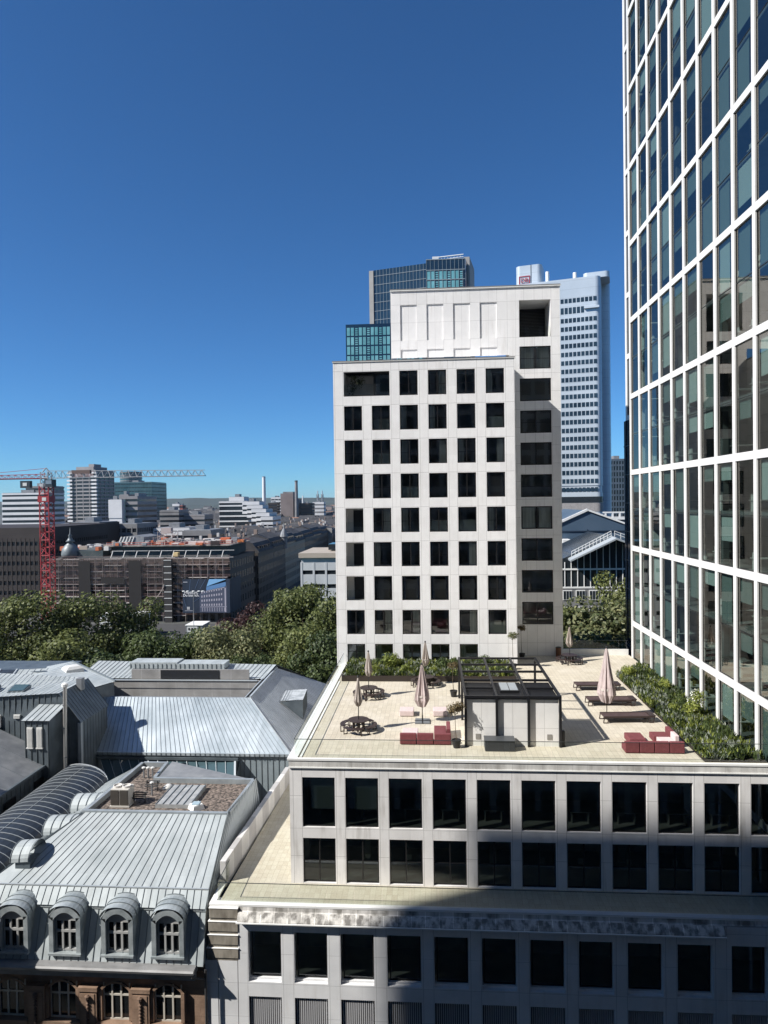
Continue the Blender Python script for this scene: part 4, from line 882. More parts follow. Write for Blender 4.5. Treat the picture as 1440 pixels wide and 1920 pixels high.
# dormers
DZ = textured('dormer_zinc', (0.24, 0.275, 0.285), (0.46, 0.50, 0.51), 1.6, rough=0.45, metal=0.3)
DFR = mat('grey_painted_frame', (0.36, 0.36, 0.35), 0.6)
def arch(cx, w, zs_, rise, n=10):   # points of a flat arch, left to right
    return [(cx-w/2+w*i/n, zs_+rise*math.sin(math.pi*i/n)**0.8) for i in range(n+1)]
for k, cx in enumerate((-28.0, -24.83, -21.65, -18.5, -15.5)):
    d = MB(); w = 1.8; yf = 37.95
    top = arch(cx, w+0.1, 14.1, 0.62); inn = arch(cx, w-0.36, 13.85, 0.5)
    for (a, b), (c, e) in zip(zip(top, top[1:]), zip(inn, inn[1:])): d.face((a[0], yf, a[1]), (b[0], yf, b[1]), (e[0], yf, e[1]), (c[0], yf, c[1])); d.face((c[0], yf, c[1]), (e[0], yf, e[1]), (e[0], yf+0.35, e[1]), (c[0], yf+0.35, c[1]))
    d.box(cx-w/2-0.05, cx-w/2+0.21, yf, yf+0.35, 11.95, 14.05); d.box(cx+w/2-0.21, cx+w/2+0.05, yf, yf+0.35, 11.95, 14.05); d.box(cx-w/2-0.08, cx+w/2+0.08, yf-0.08, yf+0.3, 11.85, 11.97)
    d.box(cx-w/2, cx-w/2+0.05, yf+0.35, 39.2, 12, 14.2); d.box(cx+w/2-0.05, cx+w/2, yf+0.35, 39.2, 12, 14.2)
    do = d.build('dormer', DZ, M0)
    d = MB(); prev = None
    for j in range(13):
        t = j/12; ang = math.pi*t; pts = []
        for y in (yf-0.06, 39.95): pts.append(Vector((cx-math.cos(ang)*(w/2+0.1), y, 14.08+0.70*math.sin(ang)**0.85+ (0.12 if y > 39 else 0))))
        if prev: d.mat(0).face(prev[0], pts[0], pts[1], prev[1])
        prev = pts
    for y in (38.35, 38.8, 39.25):
        pr = None
        for j in range(13):
            ang = math.pi*j/12; p = Vector((cx-math.cos(ang)*(w/2+0.12), y, 14.11+0.70*math.sin(ang)**0.85+0.05*(y-37.9)))
            if pr: d.mat(1).tube(pr, p, 0.022, n=4)
            pr = p
    d.build('barrel_roof', [DZ, SEAM], do)
    d = MB(); d.mat(0)
    d.box(cx-0.66, cx-0.58, yf+0.22, yf+0.28, 12.0, 14.2); d.box(cx+0.58, cx+0.66, yf+0.22, yf+0.28, 12.0, 14.2); d.box(cx-0.58, cx+0.58, yf+0.22, yf+0.28, 12.0, 12.12)
    for x in (-0.22, 0.2): d.box(cx+x-0.06, cx+x+0.06, yf+0.2, yf+0.28, 12.12, 13.75)
    d.box(cx-0.58, cx+0.58, yf+0.19, yf+0.27, 13.1, 13.24); d.box(cx-0.66, cx+0.66, yf+0.23, yf+0.27, 13.75, 14.35)
    fo = d.build('window', DFR, do)
    d = MB(); d.face((cx-0.64, yf+0.29, 12), (cx+0.64, yf+0.29, 12), (cx+0.64, yf+0.29, 14.3), (cx-0.64, yf+0.29, 14.3)); d.build('pane', mat('old_window_glass', (0.012, 0.014, 0.015), 0.06), fo)
# sandstone front: pilasters with carved drops, arched windows
for k, cx in enumerate((-26.7, -23.5, -20.35, -17.2)):
    d = MB(); d.box(cx-0.52, cx+0.52, 38.0, 38.345, 4, 9.75); d.box(cx-0.58, cx+0.58, 37.94, 38.34, 9.75, 9.98); d.box(cx-0.4, cx+0.4, 37.97, 38.0, 4.3, 9.6)
    po = d.build('pilaster', SAND, M0)
    d = MB()
    for i in range(9): d.lathe([(0.03, -0.09), (0.10, -0.03), (0.09, 0.04), (0.02, 0.1)], (cx, 37.95, 9.25-0.2*i), 8)
    d.lathe([(0.05, -0.16), (0.17, -0.05), (0.16, 0.08), (0.05, 0.15)], (cx, 37.95, 9.42), 8); d.build('carving', SANDD, po)
for k, cx in enumerate((-28.3, -25.1, -21.95, -18.75, -15.65)):
    d = MB(); w = 1.62
    d.box(cx-w/2-0.2, cx-w/2, 38.1, 38.34, 8.0, 9.75); d.box(cx+w/2, cx+w/2+0.2, 38.1, 38.34, 8.0, 9.75)
    o1 = arch(cx, w+0.4, 9.75, 0.55); i1 = arch(cx, w, 9.75, 0.42)
    for (a, b), (c, e) in zip(zip(o1, o1[1:]), zip(i1, i1[1:])): d.face((a[0], 38.12, a[1]), (b[0], 38.12, b[1]), (e[0], 38.12, e[1]), (c[0], 38.12, c[1]))
    d.box(cx-1.1, cx+1.1, 37.9, 38.34, 7.78, 7.93); d.box(cx-1.0, cx+1.0, 38.02, 38.34, 7.5, 7.78); so_ = d.build('window_surround', SAND, M0)
    d = MB(); d.box(cx-w/2, cx+w/2, 38.29, 38.345, 7.93, 8.03); d.box(cx-w/2, cx-w/2+0.07, 38.29, 38.345, 8.03, 10.1); d.box(cx+w/2-0.07, cx+w/2, 38.29, 38.345, 8.03, 10.1)
    for x in (-0.27, 0.27): d.box(cx+x-0.05, cx+x+0.05, 38.28, 38.344, 8.03, 10.1)
    d.box(cx-w/2+0.07, cx+w/2-0.07, 38.285, 38.343, 9.35, 9.45); fo = d.build('window', mat('cream_frame', (0.5, 0.47, 0.41), 0.6), so_)
    d = MB(); d.face((cx-w/2, 38.335, 7.95), (cx+w/2, 38.335, 7.95), (cx+w/2, 38.335, 9.75), (cx-w/2, 38.335, 9.75)); a = arch(cx, w, 9.75, 0.42); d.face(*[(p[0], 38.335, p[1]) for p in reversed(a)]); d.build('pane', mat('old_window_glass', (0.012, 0.014, 0.015), 0.06), fo)
# three barrel hoods over the valley
for y0 in (40.4, 43.9, 47.4):
    d = MB(); prev = None; w = 1.95; hx = -25.25 if y0 < 41 else (-24.3 if y0 < 45 else -24.0)
    for j in range(13):
        a = math.pi*j/12; y = y0+w/2-math.cos(a)*w/2; z = 15.85+0.85*math.sin(a)
        pts = [Vector((-26.5, y, z)), Vector((hx, y, z+0.1))]
        if prev: d.mat(0).face(prev[0], pts[0], pts[1], prev[1])
        prev = pts
    for x in [q for q in (-26.48, -25.9, -25.3, -24.75) if q < hx]:
        pr = None
        for j in range(13):
            a = math.pi*j/12; p = Vector((x, y0+w/2-math.cos(a)*(w/2+0.02), 15.87+0.86*math.sin(a)+0.05*(x+26.5)))
            if pr: d.mat(1).tube(pr, p, 0.022, n=4)
            pr = p
    ho = d.build('roof_hood', [ZINC, SEAM], M0)
    d = MB(); d.box(-26.2, hx, y0+0.1, y0+w-0.1, 15.45, 15.88); d.build('hood_window', ZINCD, ho)

# glazed barrel vault
V0 = thing('glazed_vault', (-29.6, 46, 15), 'long dark glazed barrel vault with pale curved ribs between the zinc roofs', 'glass roof')
def vp_(x_t, y): a = math.pi*x_t; return Vector((-29.55-math.cos(a)*2.45, y, 14.95+1.15*math.sin(a)))
mb = MB()
for j in range(14): mb.face(vp_(j/14, 34), vp_((j+1)/14, 34), vp_((j+1)/14, 54.4+2.2*(1-(j+1)/14)), vp_(j/14, 54.4+2.2*(1-j/14)))
mb.build('glazing', mat('dark_vault_glass', (0.035, 0.042, 0.052), 0.28, spec=0.35), V0, smooth=True)
mb = MB()
for k in range(32):
    y = 34.2+0.68*k
    for j in range(14):
        if y < 54.2+2.2*(1-j/14): mb.tube(vp_(j/14, y)+Vector((0, 0, .02)), vp_((j+1)/14, y)+Vector((0, 0, .02)), 0.02, n=4)
for t in (0.52,): mb.tube(vp_(t, 34)+Vector((0, 0, .02)), vp_(t, 55)+Vector((0, 0, .02)), 0.02, n=4)
for j in range(14): mb.tube(vp_(j/14, 54.45+2.2*(1-j/14)), vp_((j+1)/14, 54.45+2.2*(1-(j+1)/14)), 0.06, n=4)
mb.build('rib', SEAML, V0)
mb = MB(); mb.box(-32.2, -31.95, 34, 56.8, 13.5, 15.0); mb.box(-27.2, -26.95, 34, 54.6, 13.5, 15.0); mb.build('curb', ZINCD, V0)
# sloping skylight strip at the foot of the big roof
K0 = thing('strip_skylight', (-24, 60, 13), 'sloping strip of framed skylight glass at the foot of the big zinc roof', 'skylight')
mb = MB(); mb.face((-29.5, 59.3, 13.1), (-17.7, 59.0, 13.76), (-18.1, 60.5, 14.74), (-30.8, 60.5, 14.74)); mb.build('glazing', mat('skylight_glass', (0.06, 0.10, 0.115), 0.06), K0)
mb = MB()
for i in range(15):
    t = i/14; a = Vector((-29.5, 59.3, 13.1)).lerp(Vector((-17.7, 59.0, 13.76)), t); b = Vector((-30.8, 60.5, 14.74)).lerp(Vector((-18.1, 60.5, 14.74)), t); mb.tube(a+Vector((0, 0, .03)), b+Vector((0, 0, .03)), 0.03 if i < 14 else 0.12, n=4)
mb.tube((-29.5, 59.3, 13.1), (-17.7, 59.0, 13.76), 0.06, n=4); mb.build('glazing_bar', SEAML, K0)
mb = MB(); mb.box(-31, -17.8, 60.3, 60.6, 14.75, 14.98); mb.face((-17.6, 59.0, 13.8), (-17.6, 59.0, 11), (-17.6, 60.6, 11), (-17.6, 60.6, 14.9)); mb.build('flashing', ZINCD, K0)
# big hipped roof wing
B0 = thing('hipped_roof_wing', (-24, 70, 12), 'large hipped wing with bright standing seam zinc roof and recessed court', 'building wing')
mb = MB()
seamed(mb, (-34.2, 60.55, 15.34), (-13.05, 60.55, 15.34), (-18.0, 65.5, 19.0), (-34.2, 65.5, 19.0), 46)
mb.mat(0).box(-34.2, -13.05, 60.4, 60.56, 15.13, 15.37)
for i in range(47): x = -34.1+21*i/46; mb.mat(1).box(x-0.015, x+0.015, 60.36, 60.4, 15.1, 15.37)
mb.build('roof', [ZINCB, SEAM], B0)
mb = MB(); seamed(mb, (-34.2, 60.6, 11), (-13.05, 60.6, 11), (-13.05, 60.6, 15.2), (-34.2, 60.6, 15.2), 40); mb.build('seamed_wall', [textured('wall_zinc', (0.28, 0.34, 0.37), (0.38, 0.44, 0.47), 0.8, rough=0.5, metal=0.3), SEAM], B0)
mb = MB(); seamed(mb, (-13.05, 60.6, 15.34), (-13.05, 83.9, 15.34), (-18.1, 77.5, 19.0), (-18.0, 65.5, 19.0), 44, h=0.02, w=0.02)
mb.mat(2).tube((-18.0, 65.5, 19.05), (-18.1, 77.5, 19.05), 0.12, n=4); mb.mat(2).tube((-18.5, 65.5, 19.0), (-18.6, 77.5, 19.0), 0.06, n=4); mb.mat(2).tube((-13.05, 60.6, 15.4), (-18.0, 65.5, 19.03), 0.05, n=4)
mb.build('side_roof', [textured('side_slope_sheet', (0.36, 0.385, 0.41), (0.52, 0.545, 0.57), 0.7, rough=0.5, metal=0.2), SEAM, SEAML], B0)
mb = MB(); mb.box(-13.2, -13.0, 60.6, 83.9, 11, 15.3); mb.build('side_wall', ZINCD, B0)
dm = MB(); dm.face((-15.9, 69.2, 17.6), (-13.5, 69.2, 17.75), (-13.8, 73.2, 17.75), (-16.3, 73.2, 17.6))
for i in range(9): dm.mat(1).tube((-15.9+0.27*i, 69.2, 17.65), (-16.2+0.29*i, 73.2, 17.65), 0.02, n=4)
dm.mat(2).face((-15.8, 69.22, 17.5), (-13.5, 69.22, 17.7), (-13.5, 69.22, 15.7)); dm.face((-13.5, 69.2, 17.72), (-13.8, 73.2, 17.72), (-13.8, 73.2, 15.9), (-13.5, 69.2, 15.7)); dm.build('dormer', [textured('worn_zinc', (0.2, 0.22, 0.23), (0.55, 0.58, 0.6), 1.5, rough=0.5), SEAM, ZINCD], B0)
mb = MB(); mb.face((-34.2, 65.5, 18.95), (-18.1, 65.5, 18.95), (-18.1, 66.1, 18.9), (-34.2, 66.1, 18.9)); mb.face((-39, 66.1, 16.9), (-18.6, 66.1, 16.9), (-18.6, 72.1, 16.9), (-39, 72.1, 16.9)); mb.face((-18.6, 66.1, 16.9), (-18.6, 77.5, 16.9), (-18.6, 77.5, 19.0), (-18.6, 66.1, 19.0)); mb.face((-34.2, 66.1, 16.9), (-18.6, 66.1, 16.9), (-18.6, 66.1, 18.9), (-34.2, 66.1, 18.9))
mb.build('court_floor', SLATE, B0)
PAN = textured('court_panel', (0.20, 0.195, 0.19), (0.32, 0.315, 0.31), 0.5, rough=0.7, joints=[('X', 2.0, 0, 0.03)], jcol=1.5)
mb = MB(); mb.box(-39.3, -18.8, 72.1, 72.4, 16.7, 18.9); mb.build('court_wall', PAN, B0)
mb = MB(); mb.box(-39.3, -19.0, 72.0, 72.2, 18.9, 18.99); mb.tube((-39.3, 71.6, 19.03), (-19.2, 71.6, 19.03), 0.03, n=4); mb.build('court_rail', SEAML, B0)
mb = MB(); mb.box(-33.1, -20.0, 72.5, 72.7, 18.95, 20.0); mb.mat(1).box(-29.8, -23.3, 72.44, 72.5, 19.0, 19.95); mb.build('clerestory', [PAN, mat('dark_clerestory', (0.03, 0.032, 0.036), 0.2)], B0)
mb = MB(); seamed(mb, (-39.3, 72.6, 19.0), (-18.4, 72.6, 19.0), (-18.1, 77.4, 19.4), (-39.3, 77.4, 19.8), 40)
mb.mat(0).box(-34.4, -28.9, 74.9, 77, 19.5, 20.2); mb.box(-28.9, -23.5, 74.9, 77, 19.45, 20.05)
for i in range(21): mb.mat(1).box(-34.3+0.52*i, -34.26+0.52*i, 74.84, 74.9, 19.5, 20.05)
mb.mat(0).face((-39.3, 77.4, 19.8), (-18.1, 77.4, 19.4), (-13.1, 83.9, 15.3), (-39.3, 83.9, 15.3)); mb.build('far_roof', [ZINC, SEAM], B0)
mb = MB(); mb.box(-38, -13.2, 66, 83.5, 0, 15.2); mb.build('wall', ZINCD, B0)
# block A: tall dark zinc clad block with pitched cap
A0 = thing('zinc_clad_block', (-35, 62, 14), 'dark zinc clad block with steep capped corner roof left of the bright zinc roof', 'building wing')
mb = MB()
seamed(mb, (-31.1, 57.9, 14), (-31.1, 62.6, 14), (-31.1, 62.6, 19.0), (-31.1, 57.9, 19.0), 9)
seamed(mb, (-42.5, 58.1, 14), (-31.1, 57.9, 14), (-31.1, 57.9, 19.0), (-42.5, 58.1, 19.0), 22); mb.mat(0).face((-42.5, 58.1, 19), (-31.1, 57.9, 19), (-33.0, 58.1, 21.5), (-42.5, 58.1, 20.9)); mb.face((-33.0, 58.1, 21.5), (-31.1, 57.9, 19.0), (-33.0, 57.9, 19))
for i in range(17): x = -42.2+0.55*i; mb.mat(1).box(x-0.02, x+0.02, 58.03, 58.1, 19.0, 20.92+0.06*(x+42.5))
mb.build('wall', [ZINCD, SEAM], A0)
mb = MB(); mb.box(-31.25, -30.98, 57.6, 57.92, 14, 18.95); mb.build('corner_trim', textured('pale_trim', (0.3, 0.33, 0.35), (0.4, 0.43, 0.45), 1), A0)
mb = MB(); seamed(mb, (-31.0, 57.7, 18.95), (-31.0, 62.8, 18.95), (-33.0, 62.8, 21.55), (-33.0, 57.7, 21.55), 11); mb.build('steep_roof', [ZINCD, SEAM], A0)
mb = MB(); seamed(mb, (-43, 57.9, 20.85), (-33.0, 57.9, 21.5), (-33.0, 63.0, 21.55), (-43, 63.0, 22.0), 22, h=0.03); mb.build('top_roof', [ZINC, SEAML], A0)
for i, x in enumerate((-41.5, -38.6)):
    mb = MB(); mb.hexa([(x, 59, 21.05+.06*i), (x+1.6, 59, 21.15+.06*i), (x+1.6, 60.2, 21.3+.06*i), (x, 60.2, 21.3), (x, 59, 21.25), (x+1.6, 59, 21.35), (x+1.6, 60.2, 21.62), (x, 60.2, 21.62)]); wo = mb.build('roof_window', ZINCD, A0)
    mb = MB(); mb.face((x+.12, 59.05, 21.3+.04*i), (x+1.48, 59.05, 21.4), (x+1.48, 60.1, 21.66), (x+.12, 60.1, 21.66)); mb.build('pane', mat('skylight_glass', (0.06, 0.10, 0.115), 0.06), wo)
for (x, z, w, h) in ((-39.6, 18.4, 1.1, 1.1), (-37.3, 19.2, 0.6, 0.35), (-34.3, 19.2, 0.6, 0.35)):
    mb = MB(); mb.box(x, x+w, 57.88, 57.98, z, z+h)
    for i in range(int(h/0.1)): mb.box(x+.03, x+w-.03, 57.85, 57.88, z+0.02+0.1*i, z+0.07+0.1*i)
    mb.build('louvre', LOUV, A0)
mb = MB(); mb.box(-32.9, -32.4, 60.5, 61.1, 21, 22.1); mb.build('chimney', SLATE, A0)
# projecting louvred dormer
L0 = thing('louvred_dormer', (-33.4, 56, 16), 'boxy zinc dormer with two white louvred panels', 'dormer box')
mb = MB(); mb.box(-34.75, -32.6, 55.4, 57.88, 15.0, 19.9); 
for i in range(5): mb.mat(1).box(-34.7+0.5*i, -34.67+0.5*i, 55.34, 55.4, 15, 19.85)
mb.build('wall', [ZINCD, SEAM], L0)
mb = MB(); seamed(mb, (-34.95, 55.2, 19.9), (-32.4, 55.2, 19.9), (-32.4, 57.88, 20.5), (-34.95, 57.88, 20.5), 5); mb.build('roof', [ZINC, SEAM], L0)
for x in (-34.5, -33.65):
    mb = MB(); mb.box(x, x+0.5, 55.3, 55.38, 17.6, 19.3)
    for i in range(16): mb.box(x+.03, x+.47, 55.26, 55.3, 17.62+0.1*i, 17.68+0.1*i)
    mb.box(x-0.05, x+0.55, 55.22, 55.38, 17.5, 17.58); mb.build('louvre', LOUV, L0)
L1 = thing('louvred_dormer', (-42, 56.5, 16), 'small zinc dormer with bluish window at the left edge', 'dormer box')
mb = MB(); mb.box(-43.2, -40.3, 56.2, 58.0, 15.5, 19.0); mb.build('wall', ZINCD, L1); mb = MB(); seamed(mb, (-43.2, 56, 19), (-40.2, 56, 19), (-40.2, 58, 19.6), (-43.2, 58, 19.6), 6); mb.build('roof', [ZINC, SEAM], L1); mb = MB(); mb.box(-42.6, -41.0, 56.12, 56.19, 17.7, 18.5); mb.build('louvre', mat('skylight_glass', (0.06, 0.10, 0.115), 0.06), L1)
# flue
F0 = thing('steel_flue', (-30.9, 55.5, 15), 'tall stainless steel flue pipe with capped top before the dark block', 'flue')
mb = MB(); mb.tube((-31.6, 56.0, 14), (-31.45, 56.0, 22.6), 0.16, 0.16, 14); mb.build('pipe', textured('flue_steel', (0.35, 0.33, 0.3), (0.55, 0.53, 0.5), 1, (1, 1, 0.2), rough=0.35, metal=0.7), F0)
mb = MB(); mb.lathe([(0.16, 0), (0.27, 0.05), (0.27, 0.28), (0.12, 0.38)], (-31.45, 56, 22.55), 12); mb.build('cap', TRIM, F0)
for z in (16.5, 19, 21): mb = MB(); mb.lathe([(0.175, 0), (0.18, 0.02), (0.18, 0.07), (0.175, 0.09)], (-31.55, 56, z), 14); mb.build('clamp', SLATE, F0)
# low pitched grey roof building far left
C0 = thing('low_roof_wing', (-38, 50, 10), 'lower wing with grey sheet roof and dark seamed wall along the glazed vault', 'building wing')
mb = MB(); seamed(mb, (-33.1, 57.6, 16.0), (-33.1, 34, 16.0), (-45, 34, 21.2), (-45, 57.6, 21.2), 10, h=0.02, w=0.02); mb.build('roof', [SLATE, SEAM], C0)
mb = MB(); seamed(mb, (-33.3, 34, 10), (-33.3, 57.7, 10), (-33.3, 57.7, 15.95), (-33.3, 34, 15.95), 40)
mb.mat(0).face((-33.3, 57.7, 10), (-45, 57.7, 10), (-45, 57.7, 21.2), (-33.3, 57.7, 16)); mb.build('wall', [ZINCD, SEAM], C0)
for y in (42.5, 46.3, 50.2, 54.2):
    mb = MB(); mb.box(-33.24, -33.14, y, y+1.3, 14.0, 15.1); mb.build('window', FRAME, C0)
mb = MB(); mb.box(-33.15, -32.95, 34, 57.6, 15.9, 16.08); mb.build('gutter', ZINCD, C0)
mb = MB(); mb.box(-41, -37.8, 44.5, 47.9, 17.5, 20.2); mb.mat(1).face((-41, 44.2, 20.25), (-37.5, 44.2, 20.25), (-37.5, 48.1, 20.5), (-41, 48.1, 20.5)); mb.build('dormer', [ZINCD, ZINC], C0)
# gabled glazed roofs behind (top left)
D0 = thing('gabled_wing', (-38, 72, 14), 'far zinc wing with shallow gable and white rooflight at the upper left of the roofs', 'building wing')
mb = MB(); seamed(mb, (-46, 68.5, 19.3), (-32.2, 66.8, 20.2), (-40.4, 73.6, 20.6), (-47, 73, 19.4), 28, h=0.03)
seamed(mb, (-32.2, 66.8, 20.2), (-33.6, 63.0, 20.3), (-40, 63.2, 21.0), (-40.4, 73.6, 20.6), 14, h=0.03)
mb.mat(2).tube((-40.4, 73.6, 20.65), (-32.2, 66.8, 20.25), 0.1, n=4); mb.build('roof', [ZINC, SEAML, SEAM], D0)
mb = MB(); mb.face((-46, 68, 14), (-32.3, 66.7, 14), (-32.3, 66.7, 20.1), (-46, 68, 19.2)); mb.face((-32.3, 66.7, 14), (-33.6, 63, 14), (-33.6, 63, 20.2), (-32.3, 66.7, 20.1)); mb.build('wall', ZINCD, D0)
mb = MB(); mb.lathe([(1.3, 0), (1.2, 0.35), (0.8, 0.6), (0.1, 0.65)], (-38.2, 69.6, 20.5), 4); mb.build('rooflight', LOUV, D0)
D1 = thing('glazed_roof_wing', (-50, 70, 14), 'dark glazed pitched roof with pale bars at the far upper left', 'glass roof')
mb = MB(); mb.face((-58, 62, 18.0), (-44.6, 66.0, 18.3), (-45.2, 71.0, 20.3), (-60, 71, 20.3)); mb.build('glazing', mat('dark_vault_glass', (0.012, 0.017, 0.026), 0.12), D1)
mb = MB()
for i in range(9): t = i/8; mb.tube(Vector((-58, 62, 18.05)).lerp(Vector((-44.6, 66, 18.35)), t), Vector((-60, 71, 20.35)).lerp(Vector((-45.2, 71, 20.35)), t), 0.09, n=4)
mb.build('bar', SEAML, D1)
mb = MB(); seamed(mb, (-44.6, 66, 18.3), (-41, 67, 18.6), (-40.5, 72.5, 20.2), (-45.2, 71, 20.3), 8, h=0.03); mb.build('roof', [ZINC, SEAML], D1)
mb = MB(); mb.box(-60, -40.6, 71, 76, 0, 20.1); mb.build('wall', ZINCD, D1)

# ============================================================ THE BUILDING THE VIEW IS TAKEN FROM (casts the broad shade)
V1 = thing('office_tower', (0, -16, 0), 'tall dark glass office tower the view looks out of, shading the lower right', 'tower')
mb = MB(); mb.box(-87.0, 110, -32, -1.4, 0, 104.2); mb.build('facade', gridwall('view_tower_facade', (0.55, 0.53, 0.50), (0.05, 0.053, 0.058), 2.7, 3.7, 0.72, 0.7, rough=0.5), V1)
mb = MB(); mb.box(-87.1, 110.1, -32.1, -1.3, 104.2, 104.5); mb.build('roof', SLATE, V1)

# ============================================================ TREES
def tree_proto(seed, lm, n, size, W_, Ht, crown0, nb):
    rg = random.Random(seed); o = thing('tree', (0, 0, 0), 'x', 'tree'); blobs = []
    cz = (crown0+Ht)/2; rz = (Ht-crown0)/2
    for i in range(nb):
        d = Vector((rg.gauss(0, 1), rg.gauss(0, 1), rg.gauss(0.25, 0.9))).normalized(); q = rg.uniform(0.45, 0.82)
        r = W_*rg.uniform(0.2, 0.36); blobs.append((d.x*W_*q, d.y*W_*q, cz+d.z*rz*q, r, r*rg.uniform(0.7, 0.95)))
    blobs.append((0, 0, cz, W_*0.5, rz*0.6))
    mb = MB(); leaf_cloud(mb, blobs, n, size, rg, shell=0.72, jitter=0.4); mb.build('crown', lm, o)
    mb = MB(); mb.tube((0, 0, 0), (0.2, 0.1, crown0+1), 0.45, 0.32, 8)
    for b in blobs[:12]: mb.tube((0.2, 0.1, crown0+rg.uniform(-1, 2)), (b[0]*0.8, b[1]*0.8, b[2]), 0.16, 0.05, 5)
    mb.build('trunk', BARK, o); return o
TP = {'plane': [tree_proto(1, LEAF_A, 15000, 0.46, 8.2, 25, 6, 38), 0], 'plane2': [tree_proto(2, LEAF_A, 13000, 0.46, 7.0, 22, 5, 32), 0],
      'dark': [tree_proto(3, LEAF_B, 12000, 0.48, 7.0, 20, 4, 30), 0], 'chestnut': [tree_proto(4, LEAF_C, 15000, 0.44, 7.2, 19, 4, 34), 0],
      'purple': [tree_proto(5, LEAF_P, 9000, 0.5, 6.0, 17, 4, 26), 0]}
def tree(kind, x, y, h, label, w=1.0, grp='park trees beyond the zinc roofs'):
    p = TP[kind]; H0 = {'plane': 25, 'plane2': 22, 'dark': 20, 'chestnut': 19, 'purple': 17}[kind]; s = h/H0
    if p[1] == 0: o = p[0]; o.location = (x, y, 0); o.scale = (s*w, s*w, s); o['label'] = label; p[1] = 1; o.rotation_euler = (0, 0, (x*3.1) % 6.28)
    else: o = dup(p[0], (x, y, 0), (x*3.1+y) % 6.28, (s*w, s*w, s), label)
    o['group'] = grp; o.name = {'plane': 'plane_tree', 'plane2': 'plane_tree', 'dark': 'broadleaf_tree', 'chestnut': 'chestnut_tree', 'purple': 'copper_beech'}[kind]
    return o
tree('plane', -62, 100, 27, 'large olive green tree left of the red crane mast', 1.0)
tree('plane2', -71, 98, 25, 'broad green tree at the far left edge of the park', 1.1)
tree('plane', -55, 104, 26, 'tall full green tree just right of the crane mast')
tree('plane2', -49.5, 108, 24.5, 'yellow green topped tree before the left part of the scaffolding', 0.9)
tree('plane2', -64, 88, 22.5, 'green tree low at the left edge behind the glazed roof', 1.1)
tree('plane2', -52, 92, 21.5, 'rounded green tree in front of the yellow green one', 1.15)
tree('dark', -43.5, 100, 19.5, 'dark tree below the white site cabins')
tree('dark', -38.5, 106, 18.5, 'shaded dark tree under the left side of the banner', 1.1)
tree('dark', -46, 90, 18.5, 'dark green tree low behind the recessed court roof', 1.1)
tree('chestnut', -31.5, 104, 20.0, 'pale chestnut tree with light flower candles in front of the banner corner', 1.0)
tree('purple', -36.5, 134, 19, 'copper red beech between the banner and the tall green trees', 1.1)
tree('purple', -31.5, 138, 17.5, 'dark reddish tree in the street shade right of the copper beech', 1.0)
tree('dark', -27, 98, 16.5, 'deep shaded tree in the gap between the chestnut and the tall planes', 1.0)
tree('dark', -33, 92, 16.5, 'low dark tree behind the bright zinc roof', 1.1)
tree('plane', -21.5, 112, 26.5, 'tallest green plane tree left of the white tower', 1.0)
tree('plane2', -24.5, 118, 25, 'leafy green tree at the left shoulder of the tall plane', 0.9)
tree('plane2', -15.5, 104, 25.5, 'green plane tree tucked against the white tower edge', 0.9)
tree('plane2', -19, 96, 22, 'bright green tree low beside the tower', 0.85)
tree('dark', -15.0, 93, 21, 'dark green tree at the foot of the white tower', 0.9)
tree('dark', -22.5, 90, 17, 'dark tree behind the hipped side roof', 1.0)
G2 = 'street trees in the gap between the towers'
tree('chestnut', 26.5, 104, 24.5, 'big pale green chestnut tree filling the gap between the two white towers', 1.15, G2)
tree('plane2', 18.5, 106, 24, 'green tree at the left side of the gap by the apartment tower', 1.0, G2)
tree('plane2', 31, 112, 28, 'tall thin topped tree rising before the office windows in the gap', 0.75, G2)
tree('dark', 21, 92, 20.5, 'dark tree low in the gap behind the far glass railing', 1.0, G2)

# ============================================================ RED TOWER CRANE
CR = thing('tower_crane', (-81.8, 140, 0), 'red lattice tower crane with long pale jib above the left trees', 'crane')
RED = mat('crane_red', (0.32, 0.03, 0.035), 0.5); PALE = mat('jib_grey', (0.30, 0.31, 0.33), 0.5)
def lattice(mb, a, b, w, n, r=0.07, rd=0.045):
    a, b = Vector(a), Vector(b); d = (b-a).normalized(); x = (Vector((0, 1, 0)) if abs(d.y) < 0.9 else Vector((1, 0, 0))); y = d.cross(x).normalized(); x = y.cross(d).normalized()
    cs = [x*w/2+y*w/2, -x*w/2+y*w/2, -x*w/2-y*w/2, x*w/2-y*w/2]
    for c in cs: mb.tube(a+c, b+c, r, n=4)
    for i in range(n):
        p, q = a.lerp(b, i/n), a.lerp(b, (i+1)/n)
        for k in range(4):
            c, e = cs[k], cs[(k+1) % 4]
            if i % 2: c, e = e, c
            mb.tube(p+c, q+e, rd, n=3); mb.tube(p+c, p+e, rd, n=3)
mb = MB(); lattice(mb, (-81.8, 140, 0), (-81.8, 140, 42.3), 2.0, 26, 0.13, 0.09); mb.build('mast', RED, CR)
mb = MB(); mb.box(-83.1, -80.6, 138.8, 141.2, 38.9, 40.2); mb.build('climbing_collar', RED, CR)
mb = MB(); mb.box(-82.1, -81.2, 138.75, 138.8, 39.2, 39.9); mb.build('collar_sign', LOUV, CR)
mb = MB(); mb.lathe([(1.3, 42.2), (1.3, 42.8)], (-81.8, 140, 0), 12); lattice(mb, (-81.8, 140, 42.8), (-81.8, 140, 45.3), 1.6, 2, 0.1, 0.08)
mb.tube((-82.6, 140, 45.3), (-81.8, 140, 46.2), 0.12); mb.tube((-81.0, 140, 45.3), (-81.8, 140, 46.2), 0.12); mb.build('slewing_head', PALE, CR)
mb = MB(); mb.box(-81.0, -79.5, 138.2, 139.8, 42.1, 43.7); ca = mb.build('cab', mat('cab_dark', (0.05, 0.055, 0.06), 0.3), CR)
